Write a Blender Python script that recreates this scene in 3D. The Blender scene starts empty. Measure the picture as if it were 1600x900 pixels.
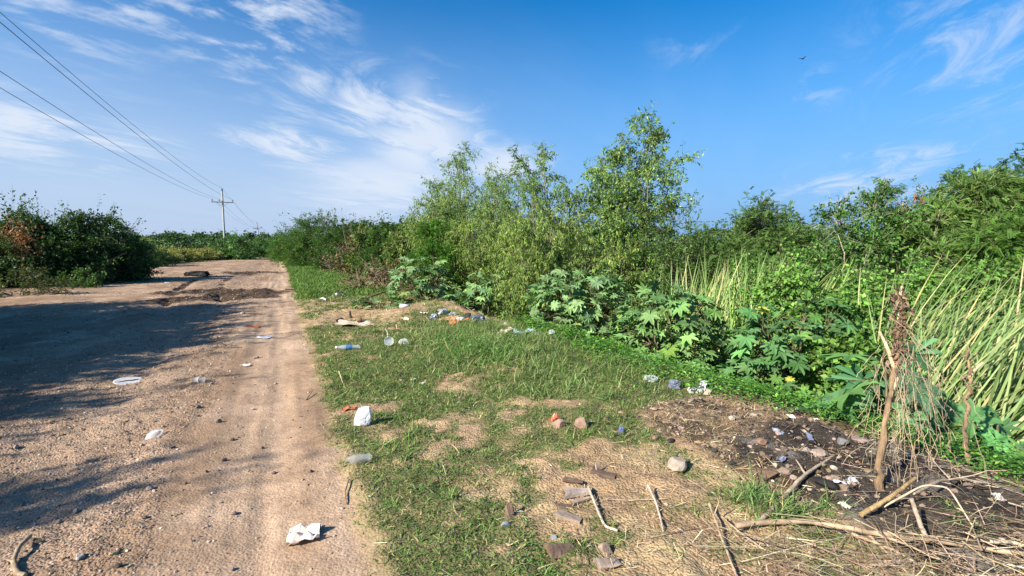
import bpy, math, time
import numpy as np
from mathutils import Vector, Matrix
SC = bpy.context.scene
COL = SC.collection
RAD = math.radians
# ------------------------------------------------------------------ camera and layout maths
FPX = 755.0
PITCH = math.atan(63 / FPX)
CAMZ = 1.6
cth, sth = math.cos(PITCH), math.sin(PITCH)
ANG = math.atan(360 / FPX * cth)          # bearing of the road
sa, ca = math.sin(ANG), math.cos(ANG)
SUN_AZ = 52.0                             # shadows fall towards this bearing
SUN_EL = 31.0
ST = np.random.RandomState(11)
_rt = np.random.RandomState(7).rand(256, 256)

def uv_of(x, y):
    return -sa * x + ca * y, ca * x + sa * y
def xy_of(u, v):
    return -sa * u + ca * v, ca * u + sa * v
def sstep(a, b, x):
    t = np.clip((x - a) / (b - a), 0, 1)
    return t * t * (3 - 2 * t)
def vnoise(x, y):
    x = np.asarray(x, float); y = np.asarray(y, float)
    xi = np.floor(x).astype(int); yi = np.floor(y).astype(int)
    fx = x - xi; fy = y - yi
    fx = fx * fx * (3 - 2 * fx); fy = fy * fy * (3 - 2 * fy)
    a = _rt[xi & 255, yi & 255]; b = _rt[(xi + 1) & 255, yi & 255]
    c = _rt[xi & 255, (yi + 1) & 255]; d = _rt[(xi + 1) & 255, (yi + 1) & 255]
    return (a * (1 - fx) + b * fx) * (1 - fy) + (c * (1 - fx) + d * fx) * fy
def fbm(x, y, o=4, g=.5):
    s = 0; a = 1; t = 0
    for i in range(o):
        s = s + a * vnoise(x * 2 ** i + 17.3 * i, y * 2 ** i + 5.7 * i); t += a; a *= g
    return s / t
def gauss(a, s):
    return np.exp(-(a / s) ** 2)

def ray(px, py):
    xr = (px - 800) / FPX; yr = (450 - py) / FPX
    return np.array([xr, cth + yr * sth, -sth + yr * cth])

def edge_v(u):
    return .30 + .16 * (fbm(u * 1.1, u * 0 + 3.1, 3) - .5) + .12 * (fbm(u * 5, u * 0 + 8.1, 3) - .5)
def bank_v(u):                      # where the vegetated bank starts to fall
    return 4.25 + .3 * (fbm(u * .5, u * 0 + 31.1, 2) - .5) - .62 * np.exp(-((u - 10.9) / 1.7) ** 2)

def pit(px, py):
    d = ray(px, py); t = -CAMZ / d[2]
    return uv_of(d[0] * t, d[1] * t)
MUD = [(pit(400, 427), (2.6, 2.3)), (pit(385, 458), (1.6, 1.5)), (pit(318, 456), (1.0, 1.6)), (pit(345, 466), (.8, 2.2))]
MOUND = pit(645, 497)
def mudmask(u, v):
    m = 0
    for (c, s) in MUD:
        m = np.maximum(m, np.exp(-((u - c[0]) / s[0]) ** 2 - ((v - c[1]) / s[1]) ** 2))
    # wheel ruts running through the mud
    cv = -2.0 - 1.2 * np.sin((u - 14) / 9.0)
    for off in (-.7, .7):
        m = np.maximum(m, .75 * gauss(v - cv - off, .20) * sstep(15, 18, u) * (1 - sstep(36, 41, u)) * sstep(.35, .6, fbm(u * .5, v * .5 + 40, 2)))
    n = fbm(u * 1.6, v * 1.6 + 50, 4)
    return sstep(.30, .52, m * (.5 + 1.1 * n))
def burnmask(u, v):
    m = np.exp(-((u - 1.75 - .25 * (v - 3.5)) / 1.0) ** 4 - ((v - 3.55) / .78) ** 4)
    return sstep(.30, .62, m * (.5 + 1.0 * fbm(u * 2.2, v * 2.2 + 77, 4)))
def debrismask(u, v):               # raked straw and rubbish around the burnt heap
    m = np.exp(-((u - 2.45) / 1.1) ** 4 - ((v - 3.55) / .85) ** 4)
    return sstep(.25, .55, m * (.6 + .8 * fbm(u * 1.3, v * 1.3 + 27, 3)))
def grassmask(u, v):
    e = edge_v(u)
    w = sstep(e - .02, e + .22, v)
    n = fbm(u * 1.5, v * 1.5 + 11, 4)
    n2 = fbm(u * 5, v * 5 + 21, 3)
    dens = n * .58 + n2 * .42
    thr = .385 + 0 * u
    thr = thr + .30 * np.exp(-((u - 1.75) / .85) ** 2 - ((v - 2.0) / .75) ** 2)     # bare trampled corner
    thr = thr + .06 * np.exp(-((u - 3.0) / .7) ** 2 - ((v - 2.4) / .6) ** 2)
    thr = thr + .5 * debrismask(u, v) + .3 * burnmask(u, v)
    thr = thr + .30 * np.exp(-((u - MOUND[0]) / .8) ** 2 - ((v - MOUND[1]) / .7) ** 2)
    thr = thr + .20 * np.exp(-((u - 12.3) / 1.9) ** 2 - ((v - 1.6) / 1.6) ** 2)
    thr = thr - .12 * np.exp(-((u - 3.4) / .7) ** 2 - ((v - 1.9) / 1.0) ** 2) + .07 * np.exp(-((u - 4.4) / .4) ** 2 - ((v - 2.0) / .35) ** 2)
    thr = thr - .14 * np.exp(-((u - 6.4) / 2.0) ** 2 - ((v - 3.4) / 1.0) ** 2)
    g = w * sstep(thr - .06, thr + .12, dens)
    g = g * (1 - sstep(bank_v(u) - .45, bank_v(u) - .2, v) * sstep(7.6, 8.6, u) * (1 - sstep(13, 14.5, u)))
    far = sstep(16, 19, u) * sstep(e, e + .25, v)
    return np.clip(np.maximum(g, far * sstep(.25, .4, n)), 0, 1)

def smooth_track(u, v):            # packed wheel path at the road edge
    return np.clip(sstep(-.95, -.65, v + .25 * (fbm(u * .7, u * 0 + 55, 2) - .5)), 0, 1) * (v < edge_v(u) + .1)
def height(x, y):
    x = np.asarray(x, float); y = np.asarray(y, float)
    u, v = uv_of(x, y)
    near = 1 - sstep(60, 140, np.hypot(x, y))
    z = .05 * (fbm(u * .35, v * .5, 3) - .5) + .022 * (fbm(u * 2.2, v * 2.2, 3) - .5)
    z = z - .022 * gauss(v + .15, .28) - .03 * gauss(v + 1.75, .35) + .02 * gauss(v + .9, .35)
    tr = smooth_track(u, v)
    z = z + (1 - .75 * tr) * (.036 * (fbm(u * 9, v * 9, 3) - .5) + .020 * (fbm(u * 26, v * 26, 2) - .5))
    z = z + .034 * (fbm(u * .4, v * 9, 3) - .5) * gauss(v + .2, .8) + .012 * (fbm(u * .35, v * 7 + 40, 3) - .5) * sstep(-5, -3, v) * (1 - sstep(.2, .5, v))
    e = edge_v(u)
    w = sstep(e - .05, e + .5, v)
    z = z + w * (.035 + .13 * (fbm(u * .8, v * .8 + 9, 3) - .45) + .05 * (fbm(u * 4, v * 4 + 3, 3) - .5))
    z = z + .20 * np.exp(-((u - MOUND[0]) / .9) ** 2 - ((v - MOUND[1]) / .9) ** 2)
    z = z + .13 * gauss(v - 3.7, .6) * sstep(5, 7, u) * (1 - sstep(12, 15, u))
    b = bank_v(u)
    fall = sstep(b, b + 3.2, v) * (1 - sstep(22, 34, u))
    z = z - 1.05 * fall + .9 * sstep(12, 18, v) * (1 - sstep(22, 34, u))
    z = z - .50 * sstep(b - .1, b + .5, v) * sstep(7.2, 8.8, u) * (1 - sstep(13, 15, u))
    bm = burnmask(u, v)
    z = z + bm * .13 * (fbm(u * 4.5, v * 4.5 + 61, 4) - .4) + debrismask(u, v) * .09 * (fbm(u * 8, v * 8 + 71, 4) - .4)
    z = z - .10 * np.exp(-((u - 2.3) / .22) ** 2 - ((v - 4.05) / .35) ** 2)
    mm = mudmask(u, v)
    z = z + mm * (.24 * (fbm(u * 3.2, v * 3.0 + 91, 4) - .47))
    cv = -2.0 - 1.2 * np.sin((u - 14) / 9.0)
    z = z - .04 * (.3 + 1.4 * fbm(u * .9, v * .9 + 15, 3)) * (gauss(v - cv - .7, .16) + gauss(v - cv + .7, .16)) * sstep(14, 17, u) * (1 - sstep(38, 44, u))
    z = z + .14 * np.exp(-((u - MUD[0][0][0] + 1.6) / .8) ** 2 - ((v - MUD[0][0][1]) / 2.2) ** 2)
    side = sstep(9, 14, -v)
    z = z + side * .25 * (fbm(u * .3, v * .3 + 19, 3) - .3)
    return z * near + (1 - near) * .3 * (fbm(u * .01, v * .01, 3) - .5)

def at(px, py, dz=0.0):
    """the point of the ground seen at a pixel of the photograph"""
    d = ray(px, py); z = 0.0
    for i in range(12):
        t = (z - CAMZ) / d[2]
        z = .5 * z + .5 * float(height(d[0] * t, d[1] * t)) if i else float(height(d[0] * t, d[1] * t))
    return (d[0] * t, d[1] * t, float(height(d[0] * t, d[1] * t)) + dz)
def gp(px, Y, dz=0.0):
    x = (px - 800) / FPX * Y * cth
    return (x, Y, float(height(x, Y)) + dz)
def ztop(py, Y):
    return CAMZ + (387 - py) / FPX * Y

# ------------------------------------------------------------------ mesh building
class Geo:
    def __init__(s):
        s.v = []; s.c = []; s.t = []; s.q = []; s.n = 0
    def add(s, v, c, tris=None, quads=None):
        v = np.asarray(v, float).reshape(-1, 3)
        c = np.asarray(c, float)
        if c.ndim == 1:
            c = np.broadcast_to(c, (len(v), 3))
        s.v.append(v); s.c.append(c)
        if tris is not None and len(tris): s.t.append(np.asarray(tris, int).reshape(-1, 3) + s.n)
        if quads is not None and len(quads): s.q.append(np.asarray(quads, int).reshape(-1, 4) + s.n)
        s.n += len(v)
    def mesh(s, name, mat, smooth=False):
        me = bpy.data.meshes.new(name)
        v = np.concatenate(s.v); c = np.concatenate(s.c)
        t = np.concatenate(s.t) if s.t else np.zeros((0, 3), int)
        q = np.concatenate(s.q) if s.q else np.zeros((0, 4), int)
        me.vertices.add(len(v)); me.vertices.foreach_set('co', v.astype(np.float32).ravel())
        nl = t.size + q.size
        me.loops.add(nl); me.loops.foreach_set('vertex_index', np.concatenate([t.ravel(), q.ravel()]).astype(np.int32))
        me.polygons.add(len(t) + len(q))
        ls = np.concatenate([np.arange(len(t)) * 3, t.size + np.arange(len(q)) * 4]).astype(np.int32)
        me.polygons.foreach_set('loop_start', ls)
        if smooth:
            me.polygons.foreach_set('use_smooth', np.ones(len(t) + len(q), bool))
        else:
            me.polygons.foreach_set('use_smooth', np.zeros(len(t) + len(q), bool))
        at_ = me.attributes.new('col', 'FLOAT_COLOR', 'POINT')
        al = getattr(s, 'alpha', None)
        al = np.ones((len(c), 1)) if al is None else np.asarray(al).reshape(-1, 1)
        at_.data.foreach_set('color', np.concatenate([c, al], 1).astype(np.float32).ravel())
        me.update(calc_edges=True)
        me.materials.append(mat)
        return me
    def build(s, name, mat, parent=None, smooth=False):
        o = bpy.data.objects.new(name, s.mesh(name, mat, smooth)); COL.objects.link(o)
        if parent is not None: o.parent = parent
        return o

def tag(o, label=None, cat=None, group=None, kind=None):
    if label: o['label'] = label
    if cat: o['category'] = cat
    if group: o['group'] = group
    if kind: o['kind'] = kind
    return o
def thing(name, label, cat, loc, group=None, rz=0.0):
    o = bpy.data.objects.new(name, None); COL.objects.link(o)
    o.empty_display_size = .1
    o.location = loc; o.rotation_euler = (0, 0, rz)
    return tag(o, label, cat, group)
def copy_tree(o, loc, rz=0.0, sc=1.0, label=None, group=None, scz=None):
    c = o.copy(); COL.objects.link(c); c.location = loc
    c.rotation_euler = (0, 0, rz); c.scale = (sc, sc, sc if scz is None else scz)
    if label: c['label'] = label
    if group: c['group'] = group
    for ch in list(o.children):
        d = ch.copy(); COL.objects.link(d); d.parent = c
        for g in list(ch.children):
            e = g.copy(); COL.objects.link(e); e.parent = d
    return c

def norm(a):
    return a / np.maximum(np.linalg.norm(a, axis=-1, keepdims=True), 1e-9)
# leaf shapes: x across, y along (unit length), z up
def T_lance(w=.16, droop=.12):
    return (np.array([[0, 0, 0], [w, .42, .03], [0, 1, -droop], [-w, .42, .03], [0, .45, -.03]]), np.array([[0, 1, 4], [1, 2, 4], [2, 3, 4], [3, 0, 4]]))
def T_small(w=.3):
    return (np.array([[0, 0, 0], [w, .5, .05], [0, 1, -.08], [-w, .5, .05]]), np.array([[0, 1, 2], [0, 2, 3]]))
def T_blade(w=.02, seg=4, bend=.35):
    v = []; f = []
    for i in range(seg):
        t = i / seg; ww = w * (1 - .75 * t ** 1.5)
        y = t * (1 - .25 * bend * t); z = -bend * t * t
        v += [[-ww, y, z], [ww, y, z]]
        if i: k = 2 * i; f += [[k - 2, k - 1, k + 1], [k - 2, k + 1, k]]
    v.append([0, 1 - .25 * bend, -bend]); k = 2 * seg
    f.append([k - 2, k - 1, k])
    return np.array(v, float), np.array(f)
def T_castor(lobes=8, detail=2):
    v = [[0, 0, 0]]; f = []
    out = []
    span = RAD(300)
    for i in range(lobes):
        a = -span / 2 + span * i / (lobes - 1) + math.pi / 2
        L = .62 * (1 - .30 * abs(i - (lobes - 1) / 2) / (lobes / 2))
        da = span / (lobes - 1)
        for (r, off, z) in ((.30, -.5, .01), (.44 * L / .62, -.27, -.01), (.56 * L / .62, -.15, -.03), (L, 0, -.10), (.56 * L / .62, .15, -.03), (.44 * L / .62, .27, -.01)):
            out.append([math.cos(a + off * da) * r, math.sin(a + off * da) * r, z])
    a = span / 2 + math.pi / 2
    out.append([math.cos(a + .3) * .2, math.sin(a + .3) * .2, .01])
    # ribs: give each lobe a folded centre line
    n = len(out); v += out
    for i in range(n - 1): f.append([0, i + 1, i + 2])
    v = np.array(v); v[:, 1] += .05
    return v, np.array(f)
def T_pinnate(pairs=9, ll=.24, w=.045):
    v = []; f = []
    for i in range(pairs):
        t = .12 + .85 * i / pairs; z = -.22 * t * t
        for s in (-1, 1):
            k = len(v)
            v += [[0, t, z], [s * ll * .55, t + .10, z + w], [s * ll, t + .13, z - .03], [s * ll * .5, t - .01, z - w * .3]]
            f += [[k, k + 1, k + 2], [k, k + 2, k + 3]] if s > 0 else [[k, k + 2, k + 1], [k, k + 3, k + 2]]
    return np.array(v), np.array(f)

def add_leaves(geo, tm, P, D, N, S, C, W=None, zw=False):
    tv, tf = tm
    P = np.asarray(P); D = norm(np.asarray(D, float)); N = np.asarray(N, float)
    X = norm(np.cross(D, N)); N = np.cross(X, D)
    S = np.broadcast_to(np.asarray(S, float), (len(P),))
    W = S if W is None else np.broadcast_to(np.asarray(W, float), (len(P),))
    Z = W if zw else S
    V = P[:, None] + (W[:, None, None] * tv[None, :, 0, None]) * X[:, None] + (S[:, None, None] * tv[None, :, 1, None]) * D[:, None] + (Z[:, None, None] * tv[None, :, 2, None]) * N[:, None]
    m = len(tv)
    Fc = (tf[None] + (np.arange(len(P)) * m)[:, None, None]).reshape(-1, 3)
    C = np.repeat(np.asarray(C).reshape(len(P), 3), m, 0)
    geo.add(V.reshape(-1, 3), C, tris=Fc)

def pal(rng, n, cols, probs, var=.16):
    cols = np.asarray(cols, float)
    i = rng.choice(len(cols), n, p=np.asarray(probs) / np.sum(probs))
    c = cols[i] * np.exp(var * rng.randn(n))[:, None]
    c *= np.exp(.06 * rng.randn(n, 3))
    return np.clip(c, .004, .95)

def tube(geo, pts, rad, col, k=5, jitter=0, rng=None):
    pts = np.asarray(pts, float); m = len(pts)
    rad = np.broadcast_to(np.asarray(rad, float), (m,))
    T = norm(np.gradient(pts, axis=0))
    ref = np.array([0, 0, 1.]) if abs(T[:, 2]).mean() < .8 else np.array([1., 0, 0])
    X = norm(np.cross(T, ref)); Y = np.cross(T, X)
    a = np.linspace(0, 2 * math.pi, k, endpoint=False)
    ring = np.cos(a)[None, :, None] * X[:, None] + np.sin(a)[None, :, None] * Y[:, None]
    r = rad[:, None, None]
    if jitter: r = r * (1 + jitter * rng.randn(m, k, 1))
    V = pts[:, None] + ring * r
    i = np.arange(m - 1)[:, None] * k; j = np.arange(k)[None]; j2 = (j + 1) % k
    q = np.stack([i + j, i + j2, i + k + j2, i + k + j], -1).reshape(-1, 4)
    c = np.asarray(col, float)
    if c.ndim == 2: c = np.repeat(c, k, 0)
    geo.add(V.reshape(-1, 3), c, quads=q)
    # end caps
    for e, b in ((0, 0), (m - 1, (m - 1) * k)):
        cc = c if c.ndim == 1 else c[b]
        geo.add(np.concatenate([V[e], pts[e][None]]), cc, tris=[[x, (x + 1) % k, k] if e else [(x + 1) % k, x, k] for x in range(k)])
def wander(rng, p, d, L, n, w, g=0.0):
    p = np.array(p, float); d = norm(np.array(d, float)); out = [p.copy()]
    for i in range(n):
        d = norm(d + w * rng.randn(3) + np.array([0, 0, g])); p = p + d * L / n; out.append(p.copy())
    return np.array(out)
def interp(path, t):
    s = np.asarray(t) * (len(path) - 1); i = np.minimum(s.astype(int), len(path) - 2); f = (s - i)[..., None]
    return path[i] * (1 - f) + path[i + 1] * f
def rdir(rng, n):
    return norm(rng.randn(n, 3))
SLIVER = (np.array([[-.5, 0, 0], [.5, 0, 0], [.3, 1, 0], [-.3, 1, 0], [0, 0, .5], [0, 1, .3]]), np.array([[0, 1, 2], [0, 2, 3], [1, 4, 5], [1, 5, 2], [4, 0, 3], [4, 3, 5]]))
# ------------------------------------------------------------------ materials
def new_mat(name):
    m = bpy.data.materials.new(name); m.use_nodes = True
    nt = m.node_tree; nt.nodes.clear()
    return m, nt, nt.nodes, nt.links
def foliage_mat(name, trans=.35, rough=.55, spec=.25, glow=(1.15, 1.25, .55), k=(1.3, 1.5, 1.3)):
    m, nt, N, L = new_mat(name)
    out = N.new('ShaderNodeOutputMaterial'); mix = N.new('ShaderNodeMixShader'); mix.inputs[0].default_value = trans
    b = N.new('ShaderNodeBsdfPrincipled'); b.inputs['Roughness'].default_value = rough; b.inputs['Specular IOR Level'].default_value = spec
    t = N.new('ShaderNodeBsdfTranslucent'); a = N.new('ShaderNodeAttribute'); a.attribute_name = 'col'
    mu = N.new('ShaderNodeVectorMath'); mu.operation = 'MULTIPLY'; mu.inputs[1].default_value = glow
    sc_ = N.new('ShaderNodeVectorMath'); sc_.operation = 'MULTIPLY'; sc_.inputs[1].default_value = k; L.new(a.outputs['Color'], sc_.inputs[0])
    L.new(sc_.outputs[0], b.inputs['Base Color']); L.new(sc_.outputs[0], mu.inputs[0]); L.new(mu.outputs[0], t.inputs['Color'])
    L.new(b.outputs[0], mix.inputs[1]); L.new(t.outputs[0], mix.inputs[2]); L.new(mix.outputs[0], out.inputs['Surface'])
    return m
def col_mat(name, rough=.8, spec=.2, nscale=0, namp=.3, bump=0, bscale=60, metal=0, stretch=None, alpha=1.0):
    """the colour stored on the mesh, broken up by noise, with a bump"""
    m, nt, N, L = new_mat(name)
    out = N.new('ShaderNodeOutputMaterial'); b = N.new('ShaderNodeBsdfPrincipled')
    b.inputs['Roughness'].default_value = rough; b.inputs['Specular IOR Level'].default_value = spec; b.inputs['Metallic'].default_value = metal
    a = N.new('ShaderNodeAttribute'); a.attribute_name = 'col'
    tc = N.new('ShaderNodeTexCoord'); vec = tc.outputs['Object']
    if stretch:
        mp = N.new('ShaderNodeMapping'); mp.inputs['Scale'].default_value = stretch; L.new(vec, mp.inputs[0]); vec = mp.outputs[0]
    src = a.outputs['Color']
    if nscale:
        n = N.new('ShaderNodeTexNoise'); n.inputs['Scale'].default_value = nscale; n.inputs['Detail'].default_value = 5
        L.new(vec, n.inputs['Vector'])
        r = N.new('ShaderNodeMapRange'); r.inputs[1].default_value = .25; r.inputs[2].default_value = .75
        r.inputs[3].default_value = 1 - namp; r.inputs[4].default_value = 1 + namp
        L.new(n.outputs[0], r.inputs[0])
        mu = N.new('ShaderNodeVectorMath'); mu.operation = 'SCALE'; L.new(src, mu.inputs[0]); L.new(r.outputs[0], mu.inputs['Scale']); src = mu.outputs[0]
    L.new(src, b.inputs['Base Color'])
    if bump:
        n2 = N.new('ShaderNodeTexNoise'); n2.inputs['Scale'].default_value = bscale; n2.inputs['Detail'].default_value = 6
        L.new(vec, n2.inputs['Vector'])
        bp = N.new('ShaderNodeBump'); bp.inputs['Strength'].default_value = 1; bp.inputs['Distance'].default_value = bump
        L.new(n2.outputs[0], bp.inputs['Height']); L.new(bp.outputs[0], b.inputs['Normal'])
    L.new(b.outputs[0], out.inputs['Surface'])
    if alpha < 1:
        tr = N.new('ShaderNodeBsdfTransparent'); mx = N.new('ShaderNodeMixShader'); mx.inputs[0].default_value = alpha
        L.new(tr.outputs[0], mx.inputs[1]); L.new(b.outputs[0], mx.inputs[2]); L.new(mx.outputs[0], out.inputs['Surface'])
    return m
def ground_mat():
    m, nt, N, L = new_mat('dirt')
    out = N.new('ShaderNodeOutputMaterial'); b = N.new('ShaderNodeBsdfPrincipled')
    b.inputs['Roughness'].default_value = .95; b.inputs['Specular IOR Level'].default_value = .12
    a = N.new('ShaderNodeAttribute'); a.attribute_name = 'col'
    tc = N.new('ShaderNodeTexCoord'); src = a.outputs['Color']
    for sc_, lo, hi in ((2.3, .80, 1.18), (17, .80, 1.2), (95, .72, 1.28)):
        n = N.new('ShaderNodeTexNoise'); n.inputs['Scale'].default_value = sc_; n.inputs['Detail'].default_value = 6; n.inputs['Roughness'].default_value = .65
        L.new(tc.outputs['Object'], n.inputs['Vector'])
        r = N.new('ShaderNodeMapRange'); r.inputs[1].default_value = .28; r.inputs[2].default_value = .72; r.inputs[3].default_value = lo; r.inputs[4].default_value = hi
        L.new(n.outputs[0], r.inputs[0])
        mu = N.new('ShaderNodeVectorMath'); mu.operation = 'SCALE'; L.new(src, mu.inputs[0]); L.new(r.outputs[0], mu.inputs['Scale']); src = mu.outputs[0]
    L.new(src, b.inputs['Base Color'])
    nrm = None
    for sc_, d, kind in ((14, .022, 'n'), (48, .008, 'n'), (62, .009, 'v'), (170, .0025, 'n')):
        if kind == 'n':
            n = N.new('ShaderNodeTexNoise'); n.inputs['Scale'].default_value = sc_; n.inputs['Detail'].default_value = 5; n.inputs['Roughness'].default_value = .6; o = n.outputs[0]
        else:
            n = N.new('ShaderNodeTexVoronoi'); n.inputs['Scale'].default_value = sc_; n.inputs['Randomness'].default_value = 1; o = n.outputs['Distance']
        L.new(tc.outputs['Object'], n.inputs['Vector'])
        bp = N.new('ShaderNodeBump'); bp.inputs['Strength'].default_value = 1; bp.inputs['Distance'].default_value = d; bp.invert = kind == 'v'
        L.new(o, bp.inputs['Height']); L.new(a.outputs['Alpha'], bp.inputs['Strength'])
        if nrm is not None: L.new(nrm, bp.inputs['Normal'])
        nrm = bp.outputs[0]
    L.new(nrm, b.inputs['Normal']); L.new(b.outputs[0], out.inputs['Surface'])
    return m

M = dict(
    ground=ground_mat(),
    leaf=foliage_mat('leaf', .32, .5, .25),
    fine=foliage_mat('fine_leaf', .38, .6, .15),
    castor=foliage_mat('broad_leaf', .22, .55, .2, (1.1, 1.2, .45), (1.45, 1.55, 1.45)),
    reed=foliage_mat('reed_blade', .25, .5, .3),
    grass=foliage_mat('grass_blade', .3, .6, .15, (1.15, 1.25, .55), (1.25, 1.3, 1.25)),
    dry=foliage_mat('dry_leaf', .2, .8, .1, (1, .9, .7), (1, 1, 1)),
    straw=col_mat('straw', .85, .15),
    bark=col_mat('bark', .9, .12, 45, .5, .012, 70, stretch=(1, 1, .22)),
    wood=col_mat('weathered_wood', .85, .2, 26, .35, .004, 70),
    chunk=col_mat('broken_wood', .9, .1, 40, .4, .004, 90, stretch=(.18, 1, 1)),
    stone=col_mat('stone', .9, .15, 30, .25, .004, 90),
    plastic=col_mat('plastic_film', .35, .45, 14, .10, .002, 50),
    film=col_mat('clear_film', .2, .5, 20, .1, .002, 60, alpha=.55),
    clear=col_mat('clear_plastic', .12, .6, alpha=.38),
    paper=col_mat('paper', .9, .1, 25, .14, .002, 60),
    cloth=col_mat('rubber', .75, .3, 12, .3, .01, 25),
    concrete=col_mat('concrete', .85, .2, 6, .18, .002, 40),
    metal=col_mat('dull_metal', .5, .5, metal=.6),
    wire=col_mat('cable', .6, .3),
    feather=col_mat('feather', .8, .2),
)

# ------------------------------------------------------------------ world, sun, camera
def setup_world(sky_strength=.1):
    w = bpy.data.worlds.new('World'); SC.world = w; w.use_nodes = True
    nt = w.node_tree; N = nt.nodes; L = nt.links; N.clear()
    out = N.new('ShaderNodeOutputWorld'); bg = N.new('ShaderNodeBackground'); bg.inputs['Strength'].default_value = sky_strength
    sky = N.new('ShaderNodeTexSky'); sky.sky_type = 'NISHITA'; sky.sun_disc = False
    sky.sun_elevation = RAD(SUN_EL); sky.sun_rotation = RAD(SUN_AZ + 180)
    sky.air_density = 1.0; sky.dust_density = .6; sky.ozone_density = 2.2
    hs = N.new('ShaderNodeHueSaturation'); hs.inputs['Saturation'].default_value = SKY_SAT; hs.inputs['Value'].default_value = SKY_VAL; hs.inputs['Hue'].default_value = SKY_HUE
    L.new(sky.outputs[0], hs.inputs['Color'])
    tc = N.new('ShaderNodeTexCoord'); sep = N.new('ShaderNodeSeparateXYZ'); L.new(tc.outputs['Generated'], sep.inputs[0])
    def math_(op, a, b=None, clamp=False):
        n = N.new('ShaderNodeMath'); n.operation = op; n.use_clamp = clamp
        for i, x in enumerate((a, b)):
            if x is None: continue
            if isinstance(x, (int, float)): n.inputs[i].default_value = x
            else: L.new(x, n.inputs[i])
        return n.outputs[0]
    def rng_(x, a, b, c=0., d=1., smooth=True):
        n = N.new('ShaderNodeMapRange'); n.interpolation_type = 'SMOOTHSTEP' if smooth else 'LINEAR'
        L.new(x, n.inputs[0]); n.inputs[1].default_value = a; n.inputs[2].default_value = b; n.inputs[3].default_value = c; n.inputs[4].default_value = d
        return n.outputs[0]
    zc = math_('ADD', math_('MAXIMUM', sep.outputs[2], 0.0), .10)
    pl = N.new('ShaderNodeCombineXYZ'); L.new(math_('DIVIDE', sep.outputs[0], zc), pl.inputs[0]); L.new(math_('DIVIDE', sep.outputs[1], zc), pl.inputs[1])
    def cloud_noise(rot, sc_, scale, detail=8, rough=.6, dist=.4, off=(0, 0, 0)):
        mp = N.new('ShaderNodeMapping'); mp.vector_type = 'TEXTURE'; mp.inputs['Rotation'].default_value = (0, 0, RAD(rot)); mp.inputs['Scale'].default_value = sc_; mp.inputs['Location'].default_value = off
        L.new(pl.outputs[0], mp.inputs[0])
        n = N.new('ShaderNodeTexNoise'); n.inputs['Scale'].default_value = scale; n.inputs['Detail'].default_value = detail; n.inputs['Roughness'].default_value = rough; n.inputs['Distortion'].default_value = dist
        L.new(mp.outputs[0], n.inputs['Vector']); return n.outputs[0]
    streak = cloud_noise(69, (1.9, 1, 1), 3.0, 11, .66, .9, (1.7, .4, 0))
    puff = cloud_noise(50, (1.5, 1, 1), 6.0, 8, .62, .3, (3, 1, 0))
    veil = cloud_noise(60, (3.5, 1, 1), .9, 6, .55, .5, (9, 4, 0))
    def blob(px, py, r0, r1, flat=1.0):
        d = ray(px, py); d = d / np.linalg.norm(d)
        # angular distance, stretched sideways by 1/flat
        sub = N.new('ShaderNodeVectorMath'); sub.operation = 'SUBTRACT'; L.new(tc.outputs['Generated'], sub.inputs[0]); sub.inputs[1].default_value = tuple(d)
        ml = N.new('ShaderNodeVectorMath'); ml.operation = 'MULTIPLY'; L.new(sub.outputs[0], ml.inputs[0]); ml.inputs[1].default_value = (flat, flat, 1)
        ln = N.new('ShaderNodeVectorMath'); ln.operation = 'LENGTH'; L.new(ml.outputs[0], ln.inputs[0])
        return rng_(ln.outputs['Value'], r0, r1, 1, 0)
    def mx(a, b): return math_('MAXIMUM', a, b)
    cir = None
    for (px, py, r0, r1, fl, amt) in SKY_BLOBS:
        m_ = math_('MULTIPLY', blob(px, py, r0, r1, fl), amt)
        cir = m_ if cir is None else mx(cir, m_)
    puffm = None
    for (px, py, r0, r1, fl, amt) in PUFF_BLOBS:
        m_ = math_('MULTIPLY', blob(px, py, r0, r1, fl), amt)
        puffm = m_ if puffm is None else mx(puffm, m_)
    c1 = math_('MULTIPLY', cir, rng_(math_('ADD', streak, math_('MULTIPLY', cir, .20)), .53, .80))
    c2 = math_('MULTIPLY', puffm, rng_(math_('ADD', puff, math_('MULTIPLY', streak, .4)), .64, .90))
    c3 = math_('MULTIPLY', rng_(veil, .42, .8), rng_(sep.outputs[2], .02, .6, .10, .02))
    low = rng_(sep.outputs[2], -.02, .50, LOW_WHITE, 0.0)
    # thin cirrus veil brightens the horizon on the side of the sun
    side = rng_(sep.outputs[0], -.60, .45, 0.0, 1.0)
    soft = None
    for (px, py, r0, r1, fl, amt) in SOFT_BLOBS:
        m_ = math_('MULTIPLY', blob(px, py, r0, r1, fl), amt)
        soft = m_ if soft is None else mx(soft, m_)
    wisp = cloud_noise(60, (1.6, 1, 1), 1.6, 9, .58, .6, (5, 2, 0))
    c4 = math_('MULTIPLY', soft, rng_(math_('ADD', wisp, math_('MULTIPLY', soft, .25)), .40, .80))
    cov = math_('SUBTRACT', 1.0, math_('MULTIPLY', math_('SUBTRACT', 1.0, math_('MINIMUM', mx(mx(c1, c2), c4), .90)), math_('SUBTRACT', 1.0, c3)), clamp=True)
    lc = N.new('ShaderNodeMix'); lc.data_type = 'RGBA'; L.new(side, lc.inputs[0]); lc.inputs[6].default_value = LOW_L; lc.inputs[7].default_value = LOW_R
    m0 = N.new('ShaderNodeMix'); m0.data_type = 'RGBA'; L.new(low, m0.inputs[0]); L.new(hs.outputs[0], m0.inputs[6]); L.new(lc.outputs[2], m0.inputs[7])
    mix = N.new('ShaderNodeMix'); mix.data_type = 'RGBA'
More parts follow.
